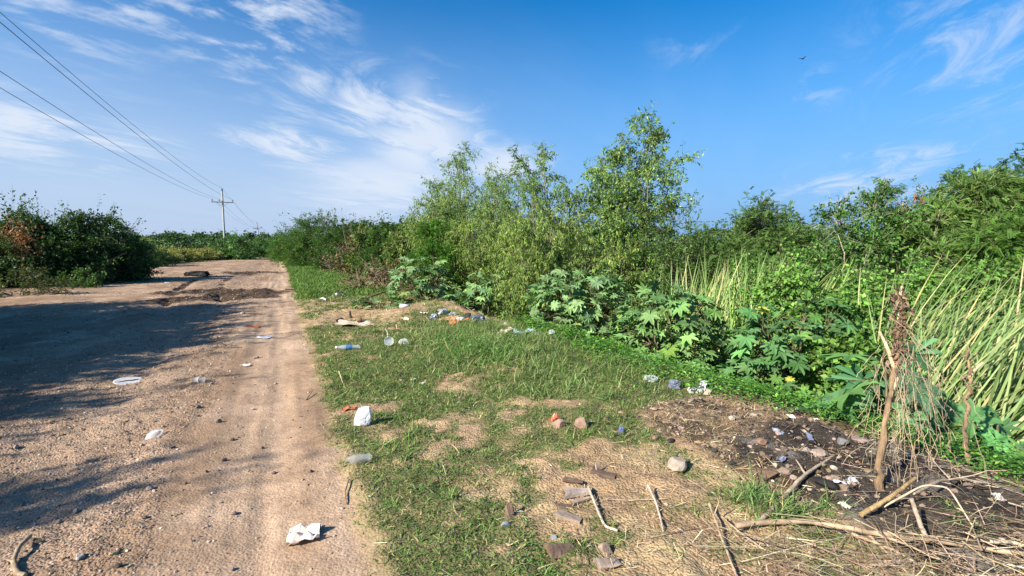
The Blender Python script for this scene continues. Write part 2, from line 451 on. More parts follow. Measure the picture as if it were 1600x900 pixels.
    L.new(cov, mix.inputs[0]); L.new(m0.outputs[2], mix.inputs[6]); mix.inputs[7].default_value = CLOUD_COL
    L.new(mix.outputs[2], bg.inputs['Color']); L.new(bg.outputs[0], out.inputs['Surface'])
SKY_SAT, SKY_VAL, SKY_HUE = 1.5, 1.35, .503
LOW_WHITE = .95
LOW_L, LOW_R = (3.6, 4.6, 6.5, 1), (1.35, 3.2, 6.5, 1)
CLOUD_COL = (5.7, 6.3, 7.3, 1)
SKY_BLOBS = [(665, 220, .0, .19, .9, 1.2), (570, 175, .0, .16, 1, .95), (480, 130, .0, .12, 1, .8), (450, 185, .0, .10, 1, .7), (680, 150, .0, .12, 1, .8), (50, 205, .0, .10, .35, 1.0), (780, 258, .01, .07, .4, 1.0),
             (620, 290, .01, .13, .35, .9), (460, 228, .01, .06, .3, .9), (1410, 245, .01, .045, .35, .6), (1320, 295, .01, .07, .4, .6), (1270, 140, .0, .07, .8, .45), (1560, 50, .0, .20, .8, .6), (1080, 70, .0, .07, .6, .35)]
SOFT_BLOBS = [(655, 225, .0, .15, .8, 1.0), (600, 292, .0, .12, .4, .9), (785, 260, .0, .07, .4, 1.0), (640, 150, .0, .08, 1, .6)]
PUFF_BLOBS = [(390, 15, .03, .17, .8, .9), (445, 50, .0, .10, 1, .8), (110, 50, .0, .08, .6, .6), (500, 60, .0, .09, 1, .5), (200, 5, .0, .10, .8, .7), (50, 0, .0, .09, 1, .7), (670, 140, .0, .09, 1, .6)]
SUN_STR = 5.0
setup_world(.067)
sd = bpy.data.lights.new('sun', 'SUN'); sd.energy = SUN_STR; sd.angle = RAD(.53); sd.color = (1, .935, .825)
so = bpy.data.objects.new('sun', sd); COL.objects.link(so)
ldir = Vector((math.sin(RAD(SUN_AZ)) * math.cos(RAD(SUN_EL)), math.cos(RAD(SUN_AZ)) * math.cos(RAD(SUN_EL)), -math.sin(RAD(SUN_EL))))
so.rotation_euler = ldir.to_track_quat('-Z', 'Y').to_euler(); so.location = (-20, -20, 30)
cd = bpy.data.cameras.new('camera'); cd.sensor_width = 36; cd.lens = FPX / 1600 * 36; cd.clip_start = .05; cd.clip_end = 6000
co = bpy.data.objects.new('camera', cd); COL.objects.link(co); co.location = (0, 0, CAMZ); co.rotation_euler = (math.pi / 2 - PITCH, 0, 0)
SC.camera = co
SC.view_settings.view_transform = 'Standard'; SC.view_settings.look = 'None'; SC.view_settings.gamma = 1; SC.view_settings.use_curve_mapping = False
SC.view_settings.exposure = 1.0
SC.cycles.max_bounces = 6; SC.cycles.diffuse_bounces = 3; SC.cycles.transparent_max_bounces = 8; SC.cycles.transmission_bounces = 4; SC.cycles.caustics_reflective = False; SC.cycles.caustics_refractive = False
# ------------------------------------------------------------------ terrain: one sheet, split where its surface changes
def axis(segs):
    out = [segs[0][0]]
    for a, b, st in segs:
        x = a
        while x < b - 1e-6:
            x = min(b, x + st); out.append(x)
    return np.array(out)
def grow(a, b, s, k=1.35):
    out = []; x = a; sg = 1 if b > a else -1
    while (b - x) * sg > 0:
        s *= k; x += sg * s; out.append(x)
    return np.array(out)
U = np.concatenate([grow(-8, -2500, .8)[::-1], axis([(-8, .8, .4), (.8, 6.5, .036), (6.5, 12, .065), (12, 24, .12), (24, 46, .22), (46, 110, .8)]), grow(110, 4000, 1.5)])
V = np.concatenate([grow(-24, -3500, .6)[::-1], axis([(-24, -11, .3), (-11, -4, .1), (-4, 5.2, .036), (5.2, 9, .12), (9, 20, .4)]), grow(20, 3500, .6)])
uu, vv = np.meshgrid(U, V, indexing='ij')
X, Y = xy_of(uu, vv)
Zt = height(X, Y)
def build_ground():
    u, v = uu.ravel(), vv.ravel()
    road = np.array([.285, .183, .112]); road2 = np.array([.45, .315, .21]); verge = np.array([.37, .25, .138]); straw = np.array([.42, .305, .165])
    soil = np.array([.085, .065, .038]); olive = np.array([.07, .085, .03]); mud = np.array([.10, .066, .043]); burn = np.array([.042, .036, .031]); ash = np.array([.19, .17, .15])
    mixc = lambda a, b, t: a * (1 - t[:, None]) + b * t[:, None]
    n1 = fbm(u * .6, v * 1.4, 4); n2 = fbm(u * 3, v * 3 + 30, 4); n3 = fbm(u * .8, v * .8 + 60, 4)
    c = mixc(np.tile(road, (len(u), 1)), road2, sstep(.35, .68, n1 * .6 + n2 * .4))
    # compacted pale wheel paths and a darker gravel crown
    c = mixc(c, road2 * 1.04, .55 * gauss(v + .2, .35) + .35 * gauss(v + 1.9, .4))
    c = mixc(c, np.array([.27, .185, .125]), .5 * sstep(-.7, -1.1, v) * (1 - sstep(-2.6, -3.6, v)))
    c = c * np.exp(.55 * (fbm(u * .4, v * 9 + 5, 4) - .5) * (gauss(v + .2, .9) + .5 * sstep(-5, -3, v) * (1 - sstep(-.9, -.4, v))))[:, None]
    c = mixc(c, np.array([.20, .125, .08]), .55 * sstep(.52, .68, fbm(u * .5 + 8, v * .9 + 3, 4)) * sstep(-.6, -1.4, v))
    e = edge_v(u)
    vw = sstep(e - .05, e + .1, v)
    c = mixc(c, verge, vw * .8)
    c = mixc(c, straw, vw * sstep(.48, .62, n2) * .8)
    c = mixc(c, np.array([.085, .10, .035]), grassmask(u, v) * .78)
    db = debrismask(u, v); c = mixc(c, np.array([.20, .135, .085]), db * .75)
    c = mixc(c, soil, db * sstep(.5, .62, n2) * .8)
    bm = burnmask(u, v); c = mixc(c, burn, bm * .93); c = mixc(c, ash, bm * sstep(.53, .66, fbm(u * 4, v * 4 + 93, 4)) * .75)
    c = mixc(c, mud * .55, mudmask(u, v) * .95)
    b = bank_v(u)
    c = mixc(c, soil, sstep(b - .25, b + .3, v) * (1 - bm * .8))
    leftside = sstep(-8.6, -10.5, v + 1.2 * (n3 - .5)) * (1 - sstep(28, 31, u) * (1 - sstep(44, 48, u)) * sstep(-20, -14, v))
    c = mixc(c, soil * 1.1, leftside)
    hl = sstep(38, 46, u) * sstep(-7.3, -8.6, v - np.interp(u, [38, 60, 75], [-4, -1.2, 0])); c = mixc(c, olive, hl)
    far = sstep(75, 105, u) + sstep(110, 200, np.hypot(*xy_of(u, v)))
    c = mixc(c, olive, np.clip(far, 0, 1))
    c = np.clip(c * np.exp(.05 * (fbm(u * 20, v * 20, 2) - .5) * 4)[:, None], .004, .9)
    nu, nv = uu.shape
    i = (np.arange(nu - 1)[:, None] * nv + np.arange(nv - 1)[None]).ravel()
    quads = np.stack([i, i + nv, i + nv + 1, i + 1], -1)
    P = np.stack([X.ravel(), Y.ravel(), Zt.ravel()], -1)
    qu, qv = u[quads].mean(1), v[quads].mean(1)
    # normals of the whole sheet, so that no seam shows where it is split
    dU = P.reshape(nu, nv, 3); gu = np.gradient(dU, axis=0); gv = np.gradient(dU, axis=1); nn = norm(np.cross(gu, gv)).reshape(-1, 3)
    nn[nn[:, 2] < 0] *= -1
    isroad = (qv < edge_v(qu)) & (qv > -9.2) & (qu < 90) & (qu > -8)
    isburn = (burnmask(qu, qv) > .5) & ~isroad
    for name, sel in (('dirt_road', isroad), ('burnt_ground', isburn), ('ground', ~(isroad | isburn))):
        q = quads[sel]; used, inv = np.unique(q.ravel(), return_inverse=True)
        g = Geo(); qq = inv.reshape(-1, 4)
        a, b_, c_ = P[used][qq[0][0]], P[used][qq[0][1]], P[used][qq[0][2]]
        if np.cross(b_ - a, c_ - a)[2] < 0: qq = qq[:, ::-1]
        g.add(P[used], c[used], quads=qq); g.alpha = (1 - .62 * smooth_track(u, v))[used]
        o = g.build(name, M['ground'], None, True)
        o.data.normals_split_custom_set_from_vertices(nn[used].tolist())
        tag(o, kind='structure')
build_ground()

# ------------------------------------------------------------------ loose stuff on the ground: gravel, grass, straw
def scatter(rng, n, u0, u1, v0, v1):
    return rng.uniform(u0, u1, n), rng.uniform(v0, v1, n)
ICO_V = None
def pebble_shapes(rng, k=12):
    import bmesh
    out = []
    for i in range(k):
        bm = bmesh.new(); bmesh.ops.create_icosphere(bm, subdivisions=1, radius=1)
        v = np.array([x.co[:] for x in bm.verts]); f = np.array([[y.index for y in x.verts] for x in bm.faces]); bm.free()
        # flat cuts make it angular
        for j in range(6):
            d = norm(rng.randn(3)); h = rng.uniform(.45, .8); s = v @ d
            v = v - np.maximum(s - h, 0)[:, None] * d
        v *= np.array([1, rng.uniform(.6, .95), rng.uniform(.4, .75)])
        out.append((v, f))
    return out
PEB = pebble_shapes(np.random.RandomState(3))
def gravel(name, n_list, label_mat, rng, dens=None):
    g = Geo()
    for (n, u0, u1, v0, v1, smin, smax, cols) in n_list:
        u, v = scatter(rng, n, u0, u1, v0, v1)
        keep = rng.rand(n) < (dens(u, v) if dens is not None else 1)
        u, v = u[keep], v[keep]; n = len(u)
        x, y = xy_of(u, v); z = height(x, y)
        s = smin * (smax / smin) ** (rng.rand(n) ** 2.2)
        c = pal(rng, n, cols, [1] * len(cols), .2)
        k = rng.randint(0, len(PEB), n)
        a = rng.uniform(0, 2 * math.pi, n)
        for j in range(len(PEB)):
            m_ = k == j
            if not m_.any(): continue
            tv, tf = PEB[j]; mm = len(tv)
            R = np.stack([np.stack([np.cos(a[m_]), -np.sin(a[m_]), 0 * a[m_]], -1), np.stack([np.sin(a[m_]), np.cos(a[m_]), 0 * a[m_]], -1), np.tile([0, 0, 1.], (m_.sum(), 1))], 1)
            Vv = np.einsum('nij,kj->nki', R, tv) * s[m_][:, None, None] + np.stack([x[m_], y[m_], z[m_] + s[m_] * .12], -1)[:, None]
            F = (tf[None] + (np.arange(m_.sum()) * mm)[:, None, None]).reshape(-1, 3)
            g.add(Vv.reshape(-1, 3), np.repeat(c[m_], mm, 0), tris=F)
    o = g.build(name, M['stone'])
    return tag(o, kind='stuff')
rg = np.random.RandomState(21)
RC = [(.13, .09, .065), (.36, .25, .17), (.42, .32, .24), (.27, .19, .14), (.33, .28, .235), (.48, .38, .29)]
def gdens(u, v):
    return np.clip(1 - .8 * smooth_track(u, v), 0, 1) * np.clip(.22 + 1.0 * gauss(v + 1.7, 1.3) + .5 * sstep(-3, -4, v) * 0 + .5 * sstep(.5, .7, fbm(u * .7, v * 1.1 + 5, 3)) - .35 * gauss(v + .15, .25), 0, 1) * (v < edge_v(u) + .15)
gravel('gravel', [(26000, .9, 4.5, -4.4, .45, .0035, .015, RC), (22000, 4.5, 11, -6, .4, .005, .021, RC), (9000, 11, 24, -7, .4, .009, .032, RC), (4000, 24, 50, -6.5, .4, .015, .05, RC)], M['stone'], rg, gdens)
gravel('rubble', [(1500, .9, 6, 1.2, 4.6, .004, .022, [(.40, .32, .24), (.25, .2, .16), (.5, .42, .34), (.2, .17, .15)]), (2600, 1.0, 3.9, 2.5, 4.5, .006, .042, [(.22, .15, .10), (.10, .075, .055), (.05, .045, .04), (.30, .22, .16), (.035, .033, .032), (.27, .205, .15)]), (700, 6, 16, .6, 4.3, .006, .022, RC)], M['stone'], rg, lambda u, v: np.clip(.25 + debrismask(u, v), 0, 1))

def grass_patch(rng, n, u0, u1, v0, v1, hmin, hmax, nb, wid, cols, probs, mask, lay=.6, spread=.03, seg=2):
    u, v = scatter(rng, n, u0, u1, v0, v1)
    k = rng.rand(n) < mask(u, v)
    u, v = u[k], v[k]; n = len(u)
    if n == 0: return None
    H = rng.uniform(hmin, hmax, n)
    uu_ = np.repeat(u, nb) + spread * rng.randn(n * nb); vv_ = np.repeat(v, nb) + spread * rng.randn(n * nb)
    x, y = xy_of(uu_, vv_); P = np.stack([x, y, height(x, y) - .004], -1)
    D = np.stack([rng.randn(n * nb) * lay, rng.randn(n * nb) * lay, np.abs(.5 + .35 * rng.randn(n * nb))], -1)
    N = -D * D[:, 2:3] + np.array([0, 0, 1.]) + .3 * rng.randn(n * nb, 3)
    S = np.repeat(H, nb) * rng.uniform(.6, 1.25, n * nb)
    tone = np.repeat(np.exp(.16 * rng.randn(n)), nb)[:, None]
    C = pal(rng, n * nb, cols, probs, .18) * tone
    W = wid * rng.uniform(.7, 1.3, n * nb)
    return (T_blade(1.0, seg, .5), P, D, N, S, C, W)
def build_stuff(name, sets, mat):
    g = Geo()
    for s in sets:
        if s is None: continue
        tm, P, D, N, S, C, W = s
        add_leaves(g, tm, P, D, N, S, C, W)
    return tag(g.build(name, mat), kind='stuff')
GR = [(.105, .165, .045), (.14, .205, .06), (.075, .125, .033), (.34, .28, .14), (.20, .21, .08)]
GP = [4, 4, 3, 1.8, 2]
rq = np.random.RandomState(31)
sets = []
gm = grassmask
sets.append(grass_patch(rq, 14000, .9, 4.2, .2, 4.4, .022, .062, 12, .0031, GR, GP, gm, .85, .024))
sets.append(grass_patch(rq, 12000, 4.2, 8.5, .2, 4.6, .035, .085, 11, .0040, GR, GP, gm, .75, .032))
sets.append(grass_patch(rq, 6500, 8.5, 16, .2, 4.5, .05, .11, 9, .007, GR, GP, gm, .7, .045))
sets.append(grass_patch(rq, 1800, .9, 8, .3, 4.2, .07, .14, 10, .0042, GR, GP, lambda u, v: gm(u, v) * sstep(.5, .62, fbm(u * 1.2, v * 1.2 + 44, 3)), .5, .025, 3))
# taller, wispy grass along the bank
tallm = lambda u, v: gm(u, v) * np.exp(-((u - 6.9) / 2.2) ** 2 - ((v - 3.1) / 1.0) ** 2)
sets.append(grass_patch(rq, 5200, 3.8, 11, 1.6, 4.5, .12, .25, 9, .0042, [(.14, .20, .065), (.19, .24, .09), (.10, .165, .045), (.32, .28, .14)], [4, 3, 3, 1.3], tallm, .38, .035, 3))
# bright grass beside the road farther on
sets.append(grass_patch(rq, 8500, 16, 46, .35, 3.4, .12, .28, 7, .014, [(.10, .165, .04), (.13, .20, .05), (.08, .13, .03)], [3, 3, 2], lambda u, v: gm(u, v) * np.clip(1.1 - .25 * (v - 1.5), 0, 1), .4, .08))
# a fresh tuft among the burnt stalks
tu, tv_ = uv_of(*at(1190, 790)[:2])
sets.append(grass_patch(rq, 60, tu - .16, tu + .16, tv_ - .16, tv_ + .16, .1, .22, 9, .0035, [(.12, .19, .06), (.16, .22, .08), (.33, .28, .13)], [3, 2, .6], lambda u, v: 1 + 0 * u, .4, .02, 3))
tu, tv_ = uv_of(*at(1290, 800)[:2])
sets.append(grass_patch(rq, 14, tu - .08, tu + .08, tv_ - .08, tv_ + .08, .05, .12, 8, .0035, [(.12, .19, .06)], [3], lambda u, v: 1 + 0 * u, .5, .02, 3))
build_stuff('grass', sets, M['grass'])

def cover(rng, n, u0, u1, v0, v1, nl, size, h, cols, probs, mask, tm):
    u, v = scatter(rng, n, u0, u1, v0, v1); k = rng.rand(n) < mask(u, v); u, v = u[k], v[k]; n = len(u)
    x, y = xy_of(u, v); z = height(x, y)
    hh = h * rng.uniform(.4, 1.3, n) * (.4 + 1.2 * fbm(u * 1.7, v * 1.7 + 12, 3))
    P = np.repeat(np.stack([x, y, z], -1), nl, 0) + np.concatenate([.06 * rng.randn(n * nl, 2), (np.repeat(hh, nl) * rng.uniform(.25, 1, n * nl))[:, None]], 1)
    D = np.concatenate([rng.randn(n * nl, 2), .25 * rng.randn(n * nl, 1)], 1); N = np.array([0, 0, 1.]) + .45 * rng.randn(n * nl, 3)
    S = size * rng.uniform(.6, 1.3, n * nl)
    return (tm, P, D, N, S, pal(rng, n * nl, cols, probs, .2) * np.repeat(np.exp(.15 * rng.randn(n)), nl)[:, None], S)
bankm = lambda u, v: sstep(bank_v(u) - .55, bank_v(u) - .05, v + .5 * (fbm(u * 1.3, v * 1.3 + 99, 3) - .5)) * (1 - burnmask(u, v)) * sstep(.25, .4, fbm(u * 1.1, v * 1.1 + 7, 3))
CV = [(.085, .18, .03), (.12, .23, .04), (.055, .12, .025), (.2, .25, .06)]
build_stuff('ground_cover', [
    cover(rq, 2600, 1.2, 6, 3.5, 7.0, 13, .04, .16, CV, [4, 3, 3, .6], bankm, T_lance(.24)),
    cover(rq, 2600, 5.5, 12, 3.6, 6.5, 12, .055, .22, CV, [4, 3, 3, .6], lambda u, v: bankm(u, v) * (1 - sstep(8.0, 8.6, u) * (1 - sstep(13, 13.5, u)) * (1 - sstep(5.0, 5.8, v))), T_lance(.26)),
    cover(rq, 420, 5.4, 8, 1.9, 3.2, 12, .04, .13, [(.10, .19, .04), (.07, .14, .03)], [1, 1], lambda u, v: np.exp(-((u - 6.5) / .8) ** 2 - ((v - 2.5) / .45) ** 2), T_lance(.3)),
    cover(rq, 900, 1.0, 8, .35, 3.8, 9, .02, .04, [(.09, .16, .04), (.07, .13, .03)], [1, 1], lambda u, v: gm(u, v) * sstep(.5, .6, fbm(u * 1.7, v * 1.7 + 64, 3)), T_small(.3)),
], M['leaf'])

# dry straw and twigs lying about
def straw_set(rng, n, u0, u1, v0, v1, lmin, lmax, wid, cols, probs, mask, lift=.012, tilt=.10, direc=None, bend=.06):
    u, v = scatter(rng, n, u0, u1, v0, v1); k = rng.rand(n) < mask(u, v); u, v = u[k], v[k]; n = len(u)
    x, y = xy_of(u, v)
    D = np.concatenate([rng.randn(n, 2), tilt * rng.randn(n, 1)], 1)
    if direc is not None: D = np.array([direc[0], direc[1], 0.]) + D * .55
    D = norm(D); S = lmin * (lmax / lmin) ** rng.rand(n)
    P = np.stack([x, y, height(x, y) + lift * rng.rand(n) + .004], -1) - D * S[:, None] * .5
    return (T_blade(1.0, 2 if bend < .1 else 5, bend), P, D, np.array([0, 0, 1.]) + (.3 if bend < .1 else .9) * rng.randn(n, 3), S, pal(rng, n, cols, probs, .25), wid * rng.uniform(.5, 1.5, n))
SW = [(.52, .40, .22), (.62, .50, .31), (.36, .25, .13), (.20, .13, .08)]
corner = lambda u, v: np.clip(.06 + np.exp(-((u - 1.6) / .95) ** 2 - ((v - 2.2) / .9) ** 2) + .7 * debrismask(u, v), 0, 1) * (v > edge_v(u))
vergem = lambda u, v: (v > edge_v(u) - .05) * np.clip(.35 + .9 * (1 - gm(u, v)), 0, 1)
build_stuff('dry_straw', [
    straw_set(rq, 8000, .9, 4.0, .9, 4.2, .02, .13, .0016, SW, [3, 3, 2, 1.2], lambda u, v: corner(u, v) * (1 - .85 * burnmask(u, v)), .02, .2),
    straw_set(rq, 5000, 1.5, 5.5, 2.3, 4.4, .03, .14, .0018, SW, [2, 1, 3, 3], lambda u, v: debrismask(u, v) * (1 - .92 * burnmask(u, v)), .03, .25),
    straw_set(rq, 3000, 1, 9, .3, 4, .02, .10, .0016, SW, [3, 3, 2, 1], vergem, .02, .25),
    straw_set(rq, 3000, 9, 17, .4, 4, .06, .4, .004, SW, [3, 2, 3, 2], vergem, .04, .25),
    straw_set(rq, 900, 8.0, 13, 3.2, 5.4, .08, .5, .006, [(.3, .2, .12), (.18, .12, .08), (.42, .32, .2)], [2, 2, 1], lambda u, v: sstep(bank_v(u) - .2, bank_v(u), v), .05, .25),
    straw_set(rq, 260, 1.3, 2.6, -1.75, -.75, .08, .3, .0012, [(.30, .23, .10), (.24, .19, .08)], [1, 1], lambda u, v: np.exp(-((u - 1.95 + .25 * (v + 1.2)) / .16) ** 2), .01, .05, (.95, .35)),
    straw_set(rq, 260, 1, 10, -4, .3, .02, .09, .0016, SW, [1, 1, 2, 2], lambda u, v: 1 + 0 * u, .004, .05),
], M['straw'])
# ------------------------------------------------------------------ plants
BARK = np.array([.20, .165, .125]); BARKD = np.array([.10, .08, .06]); BARKL = np.array([.33, .28, .21])
def willow(name, label, cat, loc, H, rng, nst=4, splay=.16, base=.25, reach=.9, nb=16, nt=8, nl=13, size=.085, droop=.75, cols=None, probs=None, bottom=1.0, group=None, lean=(0, 0), tm=None, mat='leaf', dead=0):
    """slender many-stemmed tree: stems > branches > twigs > hanging leaves"""
    t = thing(name, label, cat, loc, group)
    wood, leaf = Geo(), Geo()
    cols = cols or [(.135, .19, .05), (.18, .23, .07), (.09, .14, .04), (.25, .25, .09)]
    probs = probs or [4, 3, 3, 1]
    tm = tm or T_lance(.15)
    for s in range(nst):
        a = 2 * math.pi * (s + rng.rand()) / nst; h = H * (1 if s == 0 else rng.uniform(.66, .97))
        d = (splay * math.cos(a) * (s > 0) + lean[0] + .02 * rng.randn(), splay * math.sin(a) * (s > 0) + lean[1], 1)
        path = wander(rng, (.12 * math.cos(a), .12 * math.sin(a), -.1), d, h + .1, 14, .035, .04)
        tube(wood, path, np.linspace(.014 * H ** .9, .006, 15), BARK * rng.uniform(.8, 1.2), 5)
        for b in range(nb):
            tt = base + (1 - base) * (b + rng.rand()) / nb
            p = interp(path, np.array([tt]))[0]
            L = reach * (.35 + .75 * math.sin(math.pi * min(1, .15 + .85 * (1 - tt) ** .8))) * rng.uniform(.6, 1.25)
            if tt < .45: L *= bottom
            az = rng.uniform(0, 2 * math.pi); el = rng.uniform(.25, 1.0)
            bp = wander(rng, p, (math.cos(az) * math.cos(el), math.sin(az) * math.cos(el), math.sin(el)), L, 6, .14, -.03)
            tube(wood, bp, np.linspace(.010, .003, 7), BARK * rng.uniform(.7, 1.2), 3)
            n = int(nt * 1.4)
            q = interp(bp, rng.uniform(.25, 1, n)); td = norm(np.gradient(bp, axis=0)[3][None] + .9 * rng.randn(n, 3) + np.array([0, 0, .1]))
            tl = rng.uniform(.18, .48, n) * (.7 + .35 * reach)
            add_leaves(wood, SLIVER, q, td, rdir(rng, n), tl, np.tile(BARK * .9, (n, 1)), .005, zw=True)
            tq = rng.uniform(.1, 1.05, (n, nl)); P = q[:, None] + td[:, None] * (tl[:, None] * tq)[..., None] - np.array([0, 0, 1.]) * (droop * .25 * (tl[:, None] * tq ** 2))[..., None]
            P = P.reshape(-1, 3) + .02 * rng.randn(n * nl, 3)
            D = np.repeat(td, nl, 0) * .5 + .6 * rng.randn(n * nl, 3) - np.array([0, 0, droop])
            N = .8 * rng.randn(n * nl, 3) + np.array([0, 0, .6])
            S = size * rng.uniform(.6, 1.35, n * nl)
            tone = np.repeat(np.exp(.13 * rng.randn(n)), nl)[:, None] * math.exp(.1 * rng.randn())
            add_leaves(leaf, tm, P, D, N, S, pal(rng, n * nl, cols, probs, .15) * tone)
    wood.build('trunk', M['bark'], t, True); leaf.build('crown', M[mat], t)
    return t
def shrub(name, label, cat, loc, H, R, rng, nlobe=14, ntw=22, nl=16, size=.06, tm=None, cols=None, probs=None, droop=.1, mat='leaf', lobe_r=.36, group=None, Ry=None, shoots=12, upward=.3, low=.12, parts=('stem', 'foliage'), twigw=.006, stems=None, shell=.25, wind=(0, 0), stemcol=None, skirt=None):
    """bushy plant: leafy twigs radiating from clumps spread over a lumpy dome"""
    t = thing(name, label, cat, loc, group)
    wood, leaf = Geo(), Geo(); Ry = Ry or R
    cols = cols or [(.06, .10, .028), (.085, .135, .035), (.04, .07, .02)]; probs = probs or [3, 2, 2]
    tm = tm or T_lance(.26); sc_ = np.array([R, Ry, H])
    stemcol = BARKD if stemcol is None else np.array(stemcol)
    skirt = (.3 if low < .25 else 0) if skirt is None else skirt
    cen = []
    for i in range(nlobe):
        for k in range(20):
            d = norm(rng.randn(3)); d[2] = abs(d[2]) if rng.rand() < .75 else d[2] * .4
            p = d * rng.uniform(.45, .82) ** .6
            p = np.array([p[0], p[1], max(low, .12 + .80 * max(p[2], 0) + .15 * rng.rand())])
            if 2 <= i < 2 + skirt * nlobe:
                a_ = rng.uniform(0, 6.283); r_ = rng.uniform(.5, .85); p = np.array([r_ * math.cos(a_), r_ * math.sin(a_), rng.uniform(.08, .25)])
            if i == 0: p = np.array([.08 * rng.randn(), .08 * rng.randn(), .88])
            elif i == 1: p = np.array([.3 * rng.choice([-1, 1]), .1 * rng.randn(), .80])
            if all(np.linalg.norm(p - q) > .26 for q in cen): break
        cen.append(p)
    cen = np.array(cen); C3 = cen * sc_
    mean = min(R, Ry, H)
    for i, p in enumerate(C3):
        b = np.array([p[0] * .12 + .05 * rng.randn(), p[1] * .12 + .05 * rng.randn(), -.08])
        n = 6; s = np.linspace(0, 1, n)[:, None]
        path = b * (1 - s) + p * s + np.array([0, 0, .18 * H]) * (s * (1 - s)) + .04 * H * rng.randn(n, 3) * s
        tube(wood, path, np.linspace(.016 * H ** .8, .006, n), stemcol * rng.uniform(.7, 1.4), 4)
    n = nlobe * ntw
    li = np.repeat(np.arange(nlobe), ntw)
    out = norm(np.stack([C3[:, 0] / R, C3[:, 1] / Ry, (C3[:, 2] - .35 * H) / H], -1))[li]
    td = norm(rng.randn(n, 3) + .55 * out + np.array([wind[0], wind[1], upward]))
    q = C3[li] + td * mean * lobe_r * .18
    tl = mean * lobe_r * rng.uniform(.55, 1.35, n) * np.repeat(rng.uniform(.7, 1.3, nlobe), ntw)
    # a few long shoots break the outline
    if shoots:
        k = rng.choice(n, min(shoots, n), replace=False); td[k] = norm(out[k] + np.array([wind[0], wind[1], .8]) + .4 * rng.randn(len(k), 3)); tl[k] *= rng.uniform(1.5, 2.3, len(k))
    add_leaves(wood, SLIVER, q, td, rdir(rng, n), tl, np.tile(stemcol, (n, 1)) * np.exp(.3 * rng.randn(n, 1)), twigw, zw=True)
    if nl:
        tq = rng.uniform(shell, 1.05, (n, nl))
        P = q[:, None] + td[:, None] * (tl[:, None] * tq)[..., None] - np.array([0, 0, 1.]) * (droop * .5 * (tl[:, None] * tq ** 2))[..., None]
        P = P.reshape(-1, 3) + size * .45 * rng.randn(n * nl, 3)
        P[:, 2] = np.maximum(P[:, 2], .01)
        D = np.repeat(td, nl, 0) * .8 + .65 * rng.randn(n * nl, 3) - np.array([0, 0, droop])
        N = np.repeat(out, nl, 0) * .5 + np.array([0, 0, .7]) + .6 * rng.randn(n * nl, 3)
        tone = np.repeat(np.exp(.12 * rng.randn(n)), nl)[:, None] * np.repeat(np.exp(.10 * rng.randn(nlobe)), ntw * nl)[:, None]
        add_leaves(leaf, tm, P, D, N, size * rng.uniform(.6, 1.3, n * nl), pal(rng, n * nl, cols, probs, .16) * tone)
        leaf.build(parts[1], M[mat], t)
    wood.build(parts[0], M['bark'], t)
    return t
CASTOR = T_castor()
def castor(name, label, loc, H, R, rng, n=110, size=.34, nstem=7, cols=None, probs=None, Ry=None, group=None, flat=.5, yellow=2):
    """castor plant: branching stems, long leaf stalks, big star-shaped leaves"""
    t = thing(name, label, 'shrub', loc, group); wood, leaf = Geo(), Geo(); Ry = Ry or R
    cols = cols or [(.075, .135, .062), (.10, .17, .08), (.055, .105, .045)]; probs = probs or [4, 2, 3]
    stems = []
    for s in range(nstem):
        a = 2 * math.pi * (s + .6 * rng.rand()) / nstem; r = rng.uniform(.25, .8)
        e = np.array([R * r * math.cos(a), Ry * r * math.sin(a), H * math.sqrt(max(.15, 1 - r * r)) * rng.uniform(.7, .92)])
        s_ = np.linspace(0, 1, 8)[:, None]
        path = np.array([.05 * math.cos(a), .05 * math.sin(a), -.1]) * (1 - s_) + e * s_ + np.array([0, 0, .2 * H]) * s_ * (1 - s_) + .015 * rng.randn(8, 3)
        tube(wood, path, np.linspace(.018, .009, 8), (.16, .14, .085), 6); stems.append(path)
    d = rdir(rng, n); d[:, 2] = np.abs(d[:, 2]) * .95 + .02
    rr = rng.uniform(.70, 1.05, n) ** .7
    d[:, :2] *= np.maximum(np.linalg.norm(d[:, :2], axis=1, keepdims=True), .05) ** -.45
    P = d * np.array([R, Ry, H]) * rr[:, None]
    P[:, 2] = np.maximum(P[:, 2], .10)
    for i in range(n):
        st = stems[np.argmin([np.min(np.linalg.norm(p - P[i], axis=1)) for p in stems])]
        j = np.argmin(np.linalg.norm(st - P[i] * np.array([.75, .75, .8]), axis=1)); b = st[j]
        mid = (b + P[i]) / 2 + np.array([0, 0, .06])
        tube(wood, np.array([b, mid, P[i]]), [.006, .005, .004], (.17, .15, .08), 3)
    out = norm(d * np.array([1, 1, .9]))
    hor = norm(np.concatenate([d[:, :2], np.zeros((n, 1))], 1) + .5 * rng.randn(n, 3))
    D = hor * 1.0 - np.array([0, 0, 1.]) * rng.uniform(.05, .75, n)[:, None]
    N = out * (1 - flat) + np.array([0, 0, flat + .35]) + .28 * rng.randn(n, 3)
    S = size * rng.uniform(.42, 1.25, n)
    C = pal(rng, n, list(cols) + [(cols[0][0] * 1.15, cols[0][1] * 1.08, cols[0][2] * .75)], list(probs) + [.7], .17)
    for k in rng.choice(n, min(yellow, n), replace=False): C[k] = (.27, .27, .055); S[k] *= .7
    add_leaves(leaf, CASTOR, P, D, N, S, C)
    wood.build('stem', M['bark'], t, True); leaf.build('foliage', M['castor'], t)
    return t
